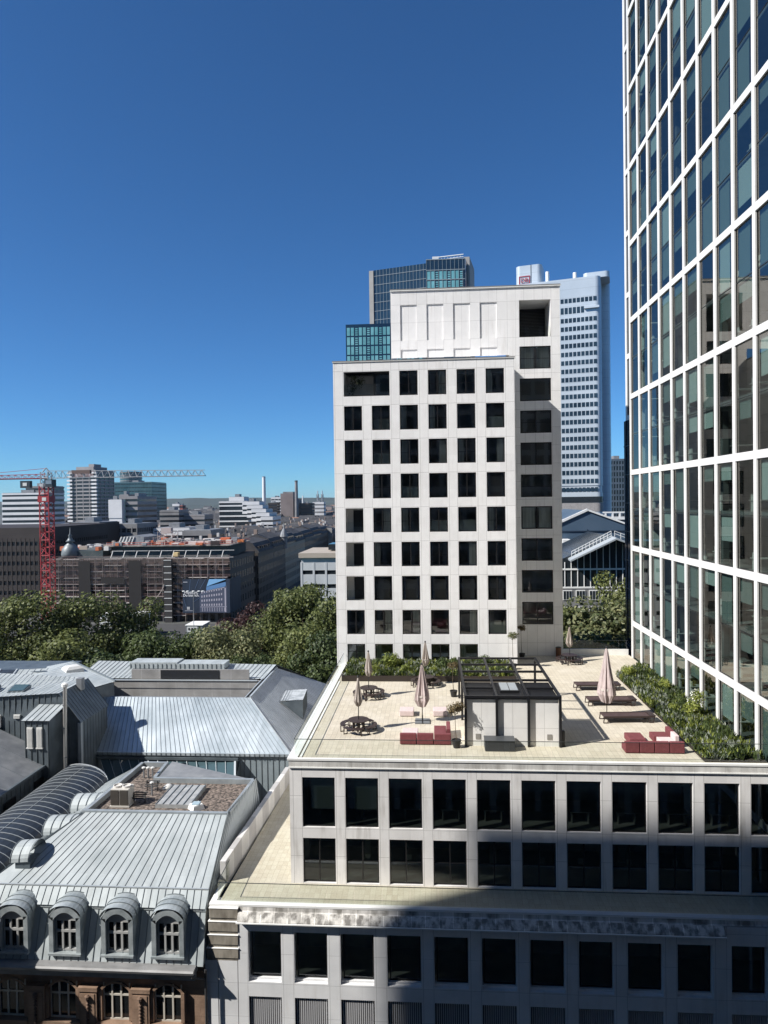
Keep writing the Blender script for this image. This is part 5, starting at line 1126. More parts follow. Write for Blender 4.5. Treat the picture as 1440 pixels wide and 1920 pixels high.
mb = MB(); mb.box(-80.9, -79.6, 138.14, 138.2, 42.7, 43.5); mb.build('window', mat('cab_glass', (0.2, 0.25, 0.3), 0.1), ca)
mb = MB()
def jib(mb, x0, x1, w, h, n):
    for y in (-w/2, w/2): mb.tube((x0, 140+y, 44.0), (x1, 140+y, 44.0), 0.09, n=4)
    mb.tube((x0, 140, 44.0+h), (x1, 140, 44.0+h*0.75), 0.09, n=4)
    for i in range(n):
        a = x0+(x1-x0)*i/n; b = x0+(x1-x0)*(i+0.5)/n; c = x0+(x1-x0)*(i+1)/n; hh = h-(0.25*h)*(i+.5)/n
        for y in (-w/2, w/2): mb.tube((a, 140+y, 44), (b, 140, 44+hh), 0.05, n=3); mb.tube((b, 140, 44+hh), (c, 140+y, 44), 0.05, n=3)
jib(mb, -81.8, -47.3, 1.3, 1.55, 24); mb.build('jib', PALE, CR)
mb = MB(); jib(mb, -81.8, -100, 1.4, 0.9, 12); mb.tube((-81.8, 140, 46.1), (-98, 140, 44.9), 0.06, n=4); mb.box(-100, -81.8, 139.4, 140.6, 43.85, 43.95); mb.build('counter_jib', RED, CR)
mb = MB(); mb.box(-100, -97, 139.2, 140.8, 42.0, 44.8); mb.build('counterweight', SLATE, CR)
mb = MB(); mb.box(-87.3, -85.2, 139.5, 140.5, 42.0, 43.5); mb.build('winch_box', mat('cab_dark', (0.05, 0.055, 0.06), 0.3), CR)
mb = MB(); mb.box(-86.7, -85.8, 139.44, 139.5, 42.4, 43.1); mb.build('sign', LOUV, CR)
mb = MB(); mb.box(-76, -72, 139.6, 140.4, 44.9, 45.6); mb.build('trolley', mat('trolley_brown', (0.12, 0.08, 0.07), 0.6), CR)

WCON0 = mat('site_white', (0.6, 0.58, 0.55), 0.7)
# ============================================================ SCAFFOLDED BUILDING AND ITS BANNER
SB = thing('building_under_renovation', (-95, 232, 0), 'long brownstone palace under renovation with open roof and corner dome', 'building')
BR = gridwall('brown_facade', (0.085, 0.062, 0.052), (0.012, 0.011, 0.010), 3.1, 4.2, 0.45, 0.55, c2=(0.05, 0.038, 0.033))
mb = MB(); mb.box(-126, -66, 218, 250, 0, 20.5); mb.build('wall', BR, SB)
mb = MB(); mb.prism([(-125, 220), (-67, 220), (-69, 248), (-123, 248)], 20.5, 20.9); mb.box(-108, -68, 223, 245, 20.9, 24.2)
mb.box(-124, -110, 221, 246, 20.9, 23); mb.build('attic', textured('roof_build_dark', (0.03, 0.05, 0.055), (0.07, 0.085, 0.085), 0.3, rough=0.8), SB)
mb = MB(); mb.box(-109, -66.5, 221.5, 246, 24.2, 24.55); mb.build('roof_deck', textured('deck_clutter', (0.12, 0.11, 0.10), (0.36, 0.32, 0.29), 0.8, rough=0.9), SB)
rg = random.Random(12); mb = MB()
for i in range(10):
    x = -106+i*4.15; mb.tube((x, 218.2, 20.6), (x+0.3, 219.4, 22.9), 0.13, n=4); mb.tube((x, 219.3, 22.9), (x+3.9, 219.3, 22.9), 0.1, n=4); mb.tube((x, 218.3, 20.7), (x+3.9, 218.3, 20.7), 0.08, n=4)
mb.build('roof_frame', LOUV, SB)
mb = MB(); f8 = 16
mb.lathe([(2.7, 0), (2.9, 1.2), (2.6, 2.8), (1.8, 4.0), (0.8, 4.8), (0.8, 5.1), (1.5, 5.3), (0.9, 5.9), (0.4, 6.9), (0.7, 7.2), (0.15, 8.0), (0.05, 10.0)], (-121.5, 221.5, 20.8), 20); mb.build('corner_dome', textured('dome_zinc', (0.10, 0.115, 0.12), (0.2, 0.225, 0.23), 0.5, rough=0.5, metal=0.2), SB, smooth=True)
mb = MB()
mb.extr([(0, 0), (7, 0), (7, 5.5), (5.5, 6.2), (2.6, 5.6)], 224, 236, lambda t, p, q: (-109+p*1.7, t, 22+q*0.95)); mb.build('roof_pavilion', SLATE, SB)
mb = MB()
for i in range(5): mb.tube((-106.8+1.1*i, 223.6, 22.6), (-104.8+1.1*i, 223.9, 27.4), 0.2, n=4)
mb.build('rafter', LOUV, SB)
mb = MB(); lattice(mb, (-97, 228, 24.5), (-97, 228, 27), 5, 2, 0.1, 0.07); lattice(mb, (-90, 227, 24.5), (-90, 227, 29), 5, 3, 0.1, 0.07); lattice(mb, (-84, 228, 24.5), (-84, 228, 26.5), 4, 2, 0.1, 0.07); mb.box(-92, -88.5, 226, 228, 28.2, 30.2); mb.build('roof_scaffold', mat('pale_scaffold', (0.4, 0.34, 0.32), 0.6), SB)
SC = thing('scaffolding', (-95, 216, 0), 'brown steel scaffolding covering the whole front of the renovated building', 'scaffolding')
mb = MB(); x = -127.5
while x < -65.5:
    for y in (215.6, 216.8): mb.tube((x, y, 0), (x, y, 20.9), 0.075, n=4)
    x += 2.5
mb.build('standard', mat('scaffold_pole', (0.32, 0.28, 0.26), 0.6), SC)
mb = MB(); mb2 = MB(); mb3 = MB()
for i in range(10):
    z = 2.0+2.05*i
    for q in range(9):
        if rg.random() < 0.85: mb.mat(0 if rg.random() < 0.6 else 1).box(-127.8+6.97*q, -127.8+6.97*q+rg.uniform(5, 6.9), 215.6, 216.8, z, z+rg.uniform(0.06, 0.16))
    for dz in (0.55, 1.05): mb2.tube((-127.8, 215.55, z+dz), (-65, 215.55, z+dz), 0.035, n=4)
    for _ in range(7): x = rg.uniform(-127, -68); mb3.tube((x, 215.5, z), (x+2.5, 215.5, z+2), 0.04, n=4)
mb.build('deck', [mat('deck_board', (0.34, 0.28, 0.26), 0.8), mat('deck_pale', (0.55, 0.50, 0.47), 0.8)], SC); mb2.build('guard_rail', mat('rail_rust', (0.36, 0.22, 0.20), 0.6), SC); mb3.build('brace', mat('scaffold_steel', (0.16, 0.14, 0.13), 0.6), SC)
NET = bpy.data.materials.new('dark_netting'); NET.use_nodes = True; t = NET.node_tree; tr = N(t, 'ShaderNodeBsdfTransparent'); mx = N(t, 'ShaderNodeMixShader'); mx.inputs[0].default_value = 0.3
t.nodes['Principled BSDF'].inputs['Base Color'].default_value = (0.06, 0.05, 0.05, 1); t.links.new(tr.outputs[0], mx.inputs[1]); t.links.new(t.nodes['Principled BSDF'].outputs[0], mx.inputs[2]); t.links.new(mx.outputs[0], t.nodes['Material Output'].inputs[0])
mb = MB(); mb.face((-127.8, 215.3, 12.5), (-80, 215.3, 12.5), (-80, 215.3, 20.7), (-127.8, 215.3, 20.7)); mb.build('netting_and_recess_shade', NET, SC)
for x0, x1, z0, z1 in ((-115.5, -111.5, 0, 20), (-98.6, -94.5, 0, 20), (-108, -100, 12.6, 14.6), (-92, -87, 4, 8)): mb = MB(); mb.box(x0, x1, 215.2, 215.26, z0, z1); mb.build('netting_and_recess_shade', mat('recess_shade_black', (0.018, 0.016, 0.016), 0.9), SC)  # flat black sheets paint the shade of recesses in the scaffolded front
mb = MB(); mb.box(-86.5, -84, 214.3, 215.4, 0, 20.5)
for i in range(10): mb.mat(1).box(-86.5, -84, 214.2, 214.3, 1.6+2.05*i, 1.8+2.05*i)
mb.build('hoist_tower', [mat('hoist_dark', (0.03, 0.028, 0.028), 0.8), LOUV], SC)
mb = MB(); pr = None
for i in range(11): t_ = i/10; p = Vector((-86.4-8.5*t_**1.5, 214.1, 12.5-9.8*t_)); mb.tube(pr or p, p, 0.13, n=5) if pr else None; pr = p
mb.build('rubbish_chute', mat('chute_pale', (0.36, 0.31, 0.28), 0.7), SC)
# site clutter on the roof deck
mb = MB(); rg2 = random.Random(4)
for _ in range(170):
    x, y = rg2.uniform(-124, -67.5), rg2.uniform(221.5, 245); z = 24.55 if x > -108.5 else 23.0; w, d, h = rg2.uniform(.3, 1.6), rg2.uniform(.3, 1.4), rg2.uniform(.3, 1.5)
    mb.mat(rg2.choice((0, 0, 1, 2, 3, 4))).box(x-w, x+w, y-d, y+d, z, z+h)
tag(mb.build('building_material', [SLATE, WCON0, DARKM, mat('site_orange', (0.5, 0.14, 0.06), 0.7), mat('site_tan', (0.38, 0.32, 0.27), 0.8)], SB), kind='stuff')
for (x, y, w, h, c, l, ct) in ((-72.6, 230, 3.2, 1.9, (0.55, 0.13, 0.05), 'orange site container on the open roof of the renovated building', 'container'), (-67.3, 232, 2.2, 1.0, (0.5, 0.16, 0.05), 'small orange crate right of the orange roof container', 'crate'),
                               (-78, 228, 2.4, 0.9, (0.55, 0.5, 0.45), 'pale tarpaulin heap left of the orange roof container', 'heap'), (-69.9, 227, 2.0, 1.3, (0.5, 0.42, 0.38), 'cream material stack right of the orange roof container', 'stack'), (-84.6, 217.6, 1.6, 1.4, (0.55, 0.42, 0.2), 'yellow and white box on the scaffold top', 'box')):
    o = thing('site_' + ct, (x, y, 24.5), l, ct); z0 = 24.56 if y > 220 else 20.95
    mb = MB(); mb.box(x, x+w, y, y+1.8, z0+0.1, z0+h); mb.build('body', mat('site_'+l[:12], c, 0.7), o, bevel=0.08); mb = MB()
    for q in (x+0.1, x+w-0.25): mb.box(q, q+0.15, y+0.1, y+1.7, z0, z0+0.1)
    mb.build('skid', SLATE, o)
pn = thing('safety_railing', (-85, 221, 24), 'red and white edge protection around the open roof deck', 'railing')
for z in (24.9, 25.5):
    mb = MB(); mb.tube((-109, 221.6, z), (-66.6, 221.6, z), 0.09, n=4); mb.tube((-66.6, 221.6, z), (-66.6, 246, z), 0.09, n=4); mb.build('rail', mat('orange_red_rail', (0.5, 0.1, 0.06), 0.6), pn)
mb = MB()
for i in range(20): mb.tube((-109+2.23*i, 221.6, 24.5), (-109+2.23*i, 221.6, 25.6), 0.06, n=4)
mb.build('post', LOUV, pn)
# banner
BB = thing('banner', (-72.5, 214, 3), 'huge dark advertising banner with a building picture hung on the scaffolding', 'banner')
BDK = textured('banner_navy', (0.008, 0.014, 0.028), (0.03, 0.045, 0.075), 0.35, (1, 1, 0.15), rough=0.5)
yb = 213.6
mb = MB(); mb.box(-80.2, -64.7, yb, yb+0.1, 3.2, 14.1); mb.build('sheet', BDK, BB)
mb = MB(); mb.box(-64.66, -64.56, yb+0.1, yb+12, 3.2, 14.1); mb.build('side_sheet', BDK, BB)
mb = MB(); F = lambda *p: mb.face(*[(x, yb-0.03, z) for x, z in p])
F((-72.3, 11.6), (-66.0, 13.2), (-66.0, 14.05), (-71.4, 14.05)); mb.build('picture_sky', mat('banner_sky', (0.20, 0.42, 0.68), 0.5), BB)
mb = MB(); F((-72.4, 10.4), (-66.0, 11.6), (-66.0, 13.9), (-72.3, 11.7)); mb.build('picture_roof', mat('banner_blue', (0.10, 0.22, 0.42), 0.5), BB)
mb = MB(); F((-74.6, 3.5), (-65.6, 3.3), (-65.6, 12.0), (-66.4, 11.6), (-72.4, 10.4), (-74.6, 9.4)); mb.build('picture_building', mat('banner_building', (0.07, 0.08, 0.12), 0.5), BB)
mb = MB(); yb2 = yb-0.06
for r_ in range(4):
    for c_ in range(9):
        x = -74.0+0.8*c_; s = 0.16*c_; z = 5.4+1.35*r_+s*(0.25*r_+0.1); mb.face((x, yb2, z), (x+0.38, yb2, z+0.06), (x+0.38, yb2, z+0.75), (x, yb2, z+0.7))
for c_ in range(10): x = -73.8+0.8*c_; mb.face((x, yb2, 3.7), (x+0.16, yb2, 3.7), (x+0.16, yb2, 4.95), (x, yb2, 4.95))
mb.face((-74.4, yb2, 5.05), (-65.8, yb2, 5.15), (-65.8, yb2, 5.3), (-74.4, yb2, 5.2)); mb.face((-66.4, yb2, 3.5), (-66.0, yb2, 3.5), (-66.0, yb2, 11.3), (-66.4, yb2, 11.2)); mb.face((-72.4, yb2, 10.2), (-66.4, yb2, 11.3), (-66.4, yb2, 11.5), (-72.4, yb2, 10.4)); mb.build('picture_windows', mat('banner_pale', (0.42, 0.40, 0.46), 0.5), BB)
def text_part(s_, x, y, z, size, mt, parent, rz=0.0, name='lettering', depth=0.02, align='LEFT', off=0.012):
    cu = bpy.data.curves.new('t', 'FONT'); cu.body = s_; cu.size = size; cu.extrude = depth; cu.align_x = align; cu.offset = size*off
    o = bpy.data.objects.new('t', cu); COL.objects.link(o); bpy.context.view_layer.update()
    me = bpy.data.meshes.new_from_object(o); bpy.data.objects.remove(o)
    M4 = Matrix.Translation((x, y, z)) @ Matrix.Rotation(rz, 4, 'Z') @ Matrix.Rotation(R(90), 4, 'X'); me.transform(INV[parent] @ M4); me.materials.clear(); me.materials.append(mt)
    n_ = bpy.data.objects.new(name, me); COL.objects.link(n_); n_.parent = parent; INV[n_] = INV[parent]; return n_
BW = mat('banner_white', (0.75, 0.75, 0.75), 0.6)
text_part('Frankfurt,', -79.6, yb-0.05, 9.4, 1.15, BW, BB); text_part('Du bist Ich.', -80.0, yb-0.05, 8.5, 1.15, BW, BB); text_part('III', -78.8, yb-0.05, 4.3, 1.3, BW, BB)
mb = MB(); mb.box(-79.9, -78.5, yb-0.04, yb, 13.0, 13.25); mb.box(-79.5, -76.9, yb-0.04, yb, 3.85, 4.0); mb.build('small_print', mat('banner_grey', (0.35, 0.36, 0.4), 0.6), BB)
mb = MB()
for (a, b) in (((-77.5, 14.0), (-78, 9.8)), ((-74.8, 14.0), (-76, 11)), ((-72.6, 14.0), (-74.4, 11)), ((-72.2, 9.8), (-76.5, 6.8)), ((-79.8, 8), (-79, 5))): mb.tube((a[0], yb-0.02, a[1]), (b[0], yb-0.02, b[1]), 0.06, n=4)
mb.build('curtain_folds', mat('banner_fold', (0.10, 0.16, 0.27), 0.5), BB)
lp = thing('street_lamp', (-76, 185, 0), 'tall street lamp with four white globe arms in front of the banner', 'street lamp')
mb = MB(); mb.tube((-62.8, 175, 0), (-62.8, 175, 15.2), 0.1, 0.07); mb.tube((-65.5, 175, 15.2), (-60.2, 175, 15.2), 0.06, n=4); mb.build('pole', SLATE, lp)
for x in (-65.4, -64.3, -62.8, -61.3, -60.3):
    mb = MB(); mb.lathe([(0.1, 0.12), (0.38, 0.05), (0.38, -0.1), (0.1, -0.15)], (x, 175, 15.25), 10); mb.build('lamp_head', TRIM, lp)
# site cabins
for (x0, x1, y, z0, z1, l) in ((-96, -83.3, 190, 3.3, 6.6, 'white stacked site cabins with black windows above the dark trees'), (-67.9, -63.3, 183, 2.4, 4.9, 'small dark site cabin with white sign below the banner')):
    o = thing('site_cabin', ((x0+x1)/2, y, 0), l, 'cabin')
    mb = MB(); mb.box(x0, x1, y, y+6, 0, z1-0.15); mb.build('wall', LOUV if x0 < -80 else SLATE, o); mb = MB(); mb.box(x0-.2, x1+.2, y-.2, y+6.2, z1-0.15, z1); mb.build('roof', TRIM, o)
    if x0 < -80:
        for k in range(6): mb = MB(); mb.box(x0+0.8+2.1*k, x0+2.0+2.1*k, y-.05, y, z1-1.9, z1-0.8); mb.build('window', FRAME, o)
    else:
        mb = MB(); mb.box(x0+.4, x0+3.2, y-.05, y, z1-1.9, z1-.4); so_ = mb.build('sign', LOUV, o); mb = MB()
        for q in range(3): mb.box(x0+.65+.85*q, x0+1.15+.85*q, y-.08, y-.051, z1-1.5, z1-.8)
        mb.build('lettering', FRAME, so_)

# ============================================================ MID AND FAR CITY
def slab_block(name, x0, x1, y0, y1, z1, floor, wallm, glassm, label, cat='office block', z0=0, frac=0.45, rz=0.0, piers=0, roofm=None):
    cx, cy_ = (x0+x1)/2, (y0+y1)/2; o = thing(name, (cx, cy_, 0), label, cat, rz=rz); w, d = (x1-x0)/2, (y1-y0)/2
    mb = MB(); mb.box(-w+.3, w-.3, -d+.3, d-.3, z0, z1-0.3); mb.build('glazing', glassm, o, local=True)
    mb = MB(); z = z0
    while z < z1-1.3: mb.box(-w, w, -d, d, z, min(z+floor*(1-frac), z1-1.21)); z += floor
    mb.box(-w, w, -d, d, z1-1.2, z1)
    mb.build('spandrel', wallm, o, local=True)
    if piers:
        mb = MB(); n = max(1, int(2*w/piers))
        for i in range(n+1): x = -w+2*w*i/n; mb.box(x-.25, x+.25, -d-.08, -d+.3, z0, z1-1.2)
        n = max(1, int(2*d/piers))
        for i in range(n+1): y = -d+2*d*i/n; mb.box(w-.3, w+.08, y-.25, y+.25, z0, z1-1.2)
        mb.build('pier', wallm, o, local=True)
    mb = MB(); mb.box(-w+.6, w-.6, -d+.6, d-.6, z1, z1+0.3); mb.box(-w*.4, w*.2, -d*.4, d*.4, z1+.3, z1+2.4); mb.build('roof', roofm or SLATE, o, local=True)
    return o
GLF = mat('far_dark_glass', (0.02, 0.026, 0.032), 0.15); GLT = textured('teal_curtain_glass', (0.03, 0.075, 0.09), (0.07, 0.13, 0.15), 0.08, rough=0.15)
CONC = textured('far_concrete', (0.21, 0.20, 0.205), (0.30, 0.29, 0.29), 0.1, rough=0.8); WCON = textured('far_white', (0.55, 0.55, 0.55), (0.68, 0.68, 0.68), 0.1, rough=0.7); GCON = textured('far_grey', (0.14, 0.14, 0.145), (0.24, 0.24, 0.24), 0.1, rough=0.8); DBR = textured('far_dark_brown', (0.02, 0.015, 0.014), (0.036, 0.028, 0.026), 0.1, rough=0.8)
slab_block('office_building', -295, -264, 450, 475, 47.4, 3.6, WCON, GLF, 'white office slab with striped window bands at the far left behind the crane', frac=0.5)
slab_block('office_building', -283, -263.5, 458, 474, 52, 3.4, GCON, GLF, 'grey upper block on top of the white striped office slab', z0=47.5)
o = slab_block('residential_tower', -303.5, -279, 556, 582, 68.0, 3.1, CONC, GLF, 'tall grey brown residential tower with balconies behind the crane jib', 'tower', rz=R(-8), frac=0.6, piers=6)
mb = MB()
for s in (-1, 1):
    z = 3
    while z < 66: mb.box(s*11.6-2.4, s*11.6+2.4, -14.6, -13, z, z+1.4); z += 3.1
mb.build('balcony', WCON, o, local=True); mb = MB(); mb.box(-7.5, 9, -11, 8, 68.2, 71); mb.box(1, 6, -6, 4, 71, 73.5); mb.build('plant_room', CONC, o, local=True)
mb = MB(); mb.box(-9.5, 10.5, -13.3, -13.05, 62.5, 67.8); mb.lathe([(2.2, 0), (2.2, .1)], (0, -13.4, 65), 3); mb.build('top_panel', textured('brownish_panel', (0.16, 0.10, 0.10), (0.26, 0.2, 0.2), 0.3), o, local=True)
o = slab_block('glass_office', -343, -294, 700, 740, 62.3, 3.8, GLT, GLF, 'wide teal glass office block behind the residential tower', frac=0.25, piers=3)
o = thing('round_tower', (-326, 722, 0), 'short round teal tower top rising over the wide teal glass block', 'tower')
mb = MB(); mb.lathe([(11.4, 62.4), (11.4, 74.3), (10.6, 74.4)], (-326, 722, 0), 28); mb.build('drum', GLT, o)
mb = MB()
for z in (64, 67, 70, 73): mb.lathe([(11.6, z), (11.6, z+.8)], (-326, 722, 0), 28)
mb.build('ring', GCON, o)
slab_block('office_building', -204.8, -196, 420, 423.8, 41.7, 30, WCON, WCON, 'plain white end wall slab right of the residential tower', frac=0.05)
slab_block('office_building', -195.9, -187.5, 424, 455, 43.6, 3.5, CONC, GLF, 'striped grey office wing attached to the plain white end wall')
slab_block('plant_room', -202.5, -196.2, 430, 440, 44.9, 3.4, CONC, GLF, 'small rooftop plant room over the plain white end wall', z0=42)
slab_block('office_building', -192, -178, 470, 490, 34, 3.4, GCON, GLF, 'grey striped office block right of the white end wall')
slab_block('office_building', -180, -163, 480, 500, 30.5, 3.4, CONC, GLF, 'lower striped office block near the forest edge')
slab_block('office_building', -370, -300, 430, 455, 24, 3.4, WCON, GLF, 'low pale block at the far left edge')
for i, (x0, x1, y0, z1) in enumerate(((-176, -166, 300, 27.5), (-166, -148, 304, 27.0), (-148, -137.5, 310, 29.2))):
    slab_block('office_building', x0, x1, y0, y0+22, z1, 3.4, [GCON, DBR, GCON][i], GLF, ['mid distance grey grid block left of the dome', 'dark grid office block behind the zinc dome', 'dark office block right of the zinc dome'][i], piers=2.2, frac=0.55)
slab_block('office_building', -151, -146.6, 292, 297, 27.6, 40, WCON, WCON, 'small white stair tower behind the renovated roof', frac=0.05)
slab_block('office_building', -136, -118, 325, 345, 26.5, 3.3, WCON, GLF, 'white low office block behind the roof scaffold', piers=3)
slab_block('office_building', -119, -105, 318, 340, 25.5, 3.3, GCON, GLF, 'grey angular office block behind the roof deck')
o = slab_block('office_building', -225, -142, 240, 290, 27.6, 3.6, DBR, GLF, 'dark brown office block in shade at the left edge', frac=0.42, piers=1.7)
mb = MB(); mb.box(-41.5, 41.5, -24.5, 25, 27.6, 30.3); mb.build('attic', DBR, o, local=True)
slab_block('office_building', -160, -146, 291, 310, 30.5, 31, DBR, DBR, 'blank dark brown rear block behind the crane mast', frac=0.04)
slab_block('office_building', -165, -142, 520, 560, 40, 4.0, WCON, GLF, 'modern office block with thin white floor bands near the horizon', frac=0.72)
slab_block('office_building', -160, -148, 530, 545, 43.4, 4.0, WCON, GLF, 'small white penthouse over the banded office block', z0=40.3, frac=0.3)
rg = random.Random(41)
for i in range(5):
    x = -141+4.2*i; z = 39.5-2.8*i
    slab_block('terraced_block', x, x+13-i, 500-i*3, 515, z, 3.3, WCON, GLF, ['top step of the white terraced apartment block', 'second step of the white terraced apartment block', 'third step of the white terraced apartment block', 'fourth step of the white terraced apartment block', 'lowest step of the white terraced apartment block'][i], 'apartment block', z0=max(0, z-9), frac=0.4)
# power station
o = thing('chimney_stack', (-273.5, 1100, 0), 'tall white power station chimney on the horizon', 'chimney'); mb = MB(); mb.tube((-273.5, 1100, 0), (-273.5, 1100, 81), 3.6, 2.7, 18); mb.build('shaft', WCON, o); mb = MB(); mb.lathe([(2.8, 81), (2.8, 82)], (-273.5, 1100, 0), 18); mb.build('rim', GCON, o)
o = thing('chimney_stack', (-200, 1000, 0), 'brown power station chimney on the horizon', 'chimney'); mb = MB(); mb.tube((-200, 1000, 0), (-200, 1000, 70), 3.0, 2.1, 18); mb.build('shaft', GCON, o); mb = MB(); mb.lathe([(2.3, 70), (2.3, 71.4)], (-200, 1000, 0), 18); mb.build('rim', DBR, o)
BRK = textured('brown_power_hall', (0.16, 0.125, 0.115), (0.23, 0.19, 0.175), 0.05, rough=0.8)
o = thing('power_station', (-213, 1015, 0), 'brown block of the power station between the two tall chimneys', 'power station')
mb = MB(); mb.box(-224, -205, 1000, 1030, 0, 52.5); mb.box(-204.9, -198, 1004, 1028, 0, 44); mb.build('boiler_house', BRK, o); mb = MB(); mb.box(-221, -206, 1004, 1026, 52.5, 55); mb.build('roof', GCON, o)
slab_block('industrial_block', -243, -229, 1000, 1020, 38.8, 4, DBR, GLF, 'dark cube left of the brown power station')
slab_block('industrial_block', -262, -244, 1100, 1120, 48, 5, WCON, GLF, 'white gridded block behind the dark cube', piers=5)
slab_block('industrial_block', -197, -178, 1010, 1030, 37.5, 5, DBR, GLF, 'low dark block right of the power station')
for x in (-185, -177.5):
    o = thing('steel_stack', (x, 1100, 0), 'slender steel stack, left one of the pair on the horizon' if x < -180 else 'slender steel stack, right one of the pair on the horizon', 'chimney')
    mb = MB(); mb.tube((x, 1100, 0), (x, 1100, 57.5), 0.9, n=8); mb.build('pipe', SEAML, o); mb = MB(); lattice(mb, (x, 1100, 0), (x, 1100, 52), 3.2, 10, 0.25, 0.18); mb.build('frame', GCON, o)
o = thing('chimney_stack', (-247.8, 1300, 0), 'thin pale chimney far between the brown chimney and the steel stacks', 'chimney'); mb = MB(); mb.tube((-247.8, 1300, 0), (-247.8, 1300, 52), 1.6, 1.2, 10); mb.build('shaft', WCON, o)
slab_block('industrial_block', -190, -172, 1080, 1100, 39, 6, WCON, GCON, 'pale hall around the foot of the steel stacks')
slab_block('silo_block', -350, -340, 900, 915, 39, 6, WCON, GCON, 'small white silo block on the forest edge', 'silo'); slab_block('silo_block', -339.5, -335.5, 900, 912, 37, 6, mat('far_red', (0.3, 0.08, 0.06), 0.8), DBR, 'small red tower beside the white silo block', 'tower')

# row of perimeter houses along the shaded street
SL = textured('slate_roof', (0.022, 0.022, 0.025), (0.062, 0.062, 0.066), 0.35, rough=0.8, perisland=0.12)
def row_house(x0, x1, y0, y1, ez, rz_, wm, label):
    o = thing('town_house', ((x0+x1)/2, (y0+y1)/2, 0), label, 'town house', 'row of houses along the shaded street')
    mb = MB(); mb.box(x0, x1, y0, y1, 0, ez); mb.build('wall', wm, o)
    mb = MB(); mb.extr([(x0-.3, ez), (x1+.4, ez), (x1+.4, ez+.3), (x1-2.2, ez+3.6), ((x0+x1)/2, rz_), (x0+2, ez+3.2), (x0-.3, ez+.3)], y0, y1-.02, lambda t, p, q: (p, t, q)); mb.build('roof', SL, o)
    yy = y0+2
    while yy < y1-2:
        mb = MB(); mb.box(x1-2.2, x1-.3, yy, yy+1.3, ez+.3, ez+2.3); mb.build('dormer', wm, o); yy += 3.4
    mb = MB(); mb.box((x0+x1)/2-1, (x0+x1)/2+.4, y0+.2, y0+1.4, rz_-1, rz_+1.8); mb.build('chimney', mat('brick_stack', (0.25, 0.19, 0.16), 0.9), o)
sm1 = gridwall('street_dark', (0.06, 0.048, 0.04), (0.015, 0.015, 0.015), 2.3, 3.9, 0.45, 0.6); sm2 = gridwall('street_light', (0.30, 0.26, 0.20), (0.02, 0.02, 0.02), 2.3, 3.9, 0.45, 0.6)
ys_ = [251, 275, 298, 322, 345, 370, 398, 430]
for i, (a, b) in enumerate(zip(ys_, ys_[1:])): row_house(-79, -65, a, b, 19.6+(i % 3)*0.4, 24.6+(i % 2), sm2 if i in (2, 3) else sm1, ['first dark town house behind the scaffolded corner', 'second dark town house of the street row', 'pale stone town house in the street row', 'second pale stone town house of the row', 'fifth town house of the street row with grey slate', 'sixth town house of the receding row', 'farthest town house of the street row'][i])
o = thing('town_house', (-68, 370, 0), 'slender roof turret at the corner of the pale stone houses', 'turret'); mb = MB(); mb.lathe([(1.5, 18), (1.5, 23), (1.9, 23.2), (1.1, 25.5), (0.3, 27), (0.1, 29.5)], (-65.5, 298, 0), 10); mb.build('roof', SLATE, o); o.name = 'corner_turret'
o = slab_block('flat_roofed_block', -33, -5, 170, 190, 24.2, 3.5, textured('pale_flat_block', (0.42, 0.44, 0.46), (0.52, 0.54, 0.56), 0.2), GLF, 'flat roofed pale block half hidden behind the tall plane tree and white tower', frac=0.3, piers=3)
mb = MB(); mb.box(-14.6, 14.6, -10.6, 10.6, 24.2, 25.4); mb.build('roof_band', textured('tan_band', (0.35, 0.30, 0.25), (0.42, 0.37, 0.31), 0.3), o, local=True); mb = MB(); mb.box(-8, 8, -4, 4, 25.7, 27.2); mb.build('roof_glass', GLF, o, local=True)

# field of slate roofed town houses
HW = [textured('hw%d' % i, a, b, 0.3, rough=0.85) for i, (a, b) in enumerate((((0.22, 0.215, 0.205), (0.34, 0.33, 0.31)), ((0.5, 0.48, 0.45), (0.6, 0.58, 0.55)), ((0.18, 0.16, 0.15), (0.26, 0.24, 0.22)), ((0.27, 0.2, 0.17), (0.34, 0.27, 0.23))))]
SLR = textured('tile_roof_warm', (0.16, 0.085, 0.06), (0.24, 0.14, 0.10), 0.35, rough=0.85)
HP = []
def house_proto(kind):
    o = thing('town_house', (0, 0, 0), 'x', 'town house'); w, d, e = [(6, 6.5, 16), (8, 6, 17), (5, 6, 15), (9, 7, 17.5), (7, 6, 16), (6, 7, 15)][kind]
    mb = MB(); mb.box(-w, w, -d, d, 0, e); mb.box(-w, -w+.35, -d, d, e, e+3.2); mb.box(w-.35, w, -d, d, e, e+3.2); mb.build('wall', HW[[0, 2, 1, 0, 3, 2][kind]], o, local=True)
    rm = SLR if kind == 4 else SL
    mb = MB()
    if kind in (1, 3): mb.extr([(-d-.3, e), (-d+1.2, e+3), (0, e+4.4), (d-1.2, e+3), (d+.3, e)], -w+.36, w-.36, lambda t, p, q: (t, p, q))
    elif kind == 5: mb.box(-w+.36, w-.36, -d, d, e, e+1.2); mb.box(-w+2, w-2, -d+2, d-2, e+1.2, e+3.4)
    else: mb.extr([(-d-.3, e), (0, e+4.8), (d+.3, e)], -w+.36, w-.36, lambda t, p, q: (t, p, q))
    mb.build('roof', rm, o, local=True)
    mb = MB(); mb.box(-w-.1, -w+.8, -1, 0.6, e+2, e+6); mb.build('chimney', HW[3], o, local=True); mb = MB(); mb.box(w-.9, w+.1, 0.5, 1.6, e+2, e+5.8); mb.build('chimney', HW[1], o, local=True)
    for x in (-w*.45, w*.35):
        mb = MB(); mb.box(x-.7, x+.7, -d+.6, -d+2.6, e+.8, e+2.6); mb.build('dormer', HW[[1, 2, 0, 1, 1, 2][kind]], o, local=True)
    return o
HP = [[house_proto(k), 0] for k in range(6)]
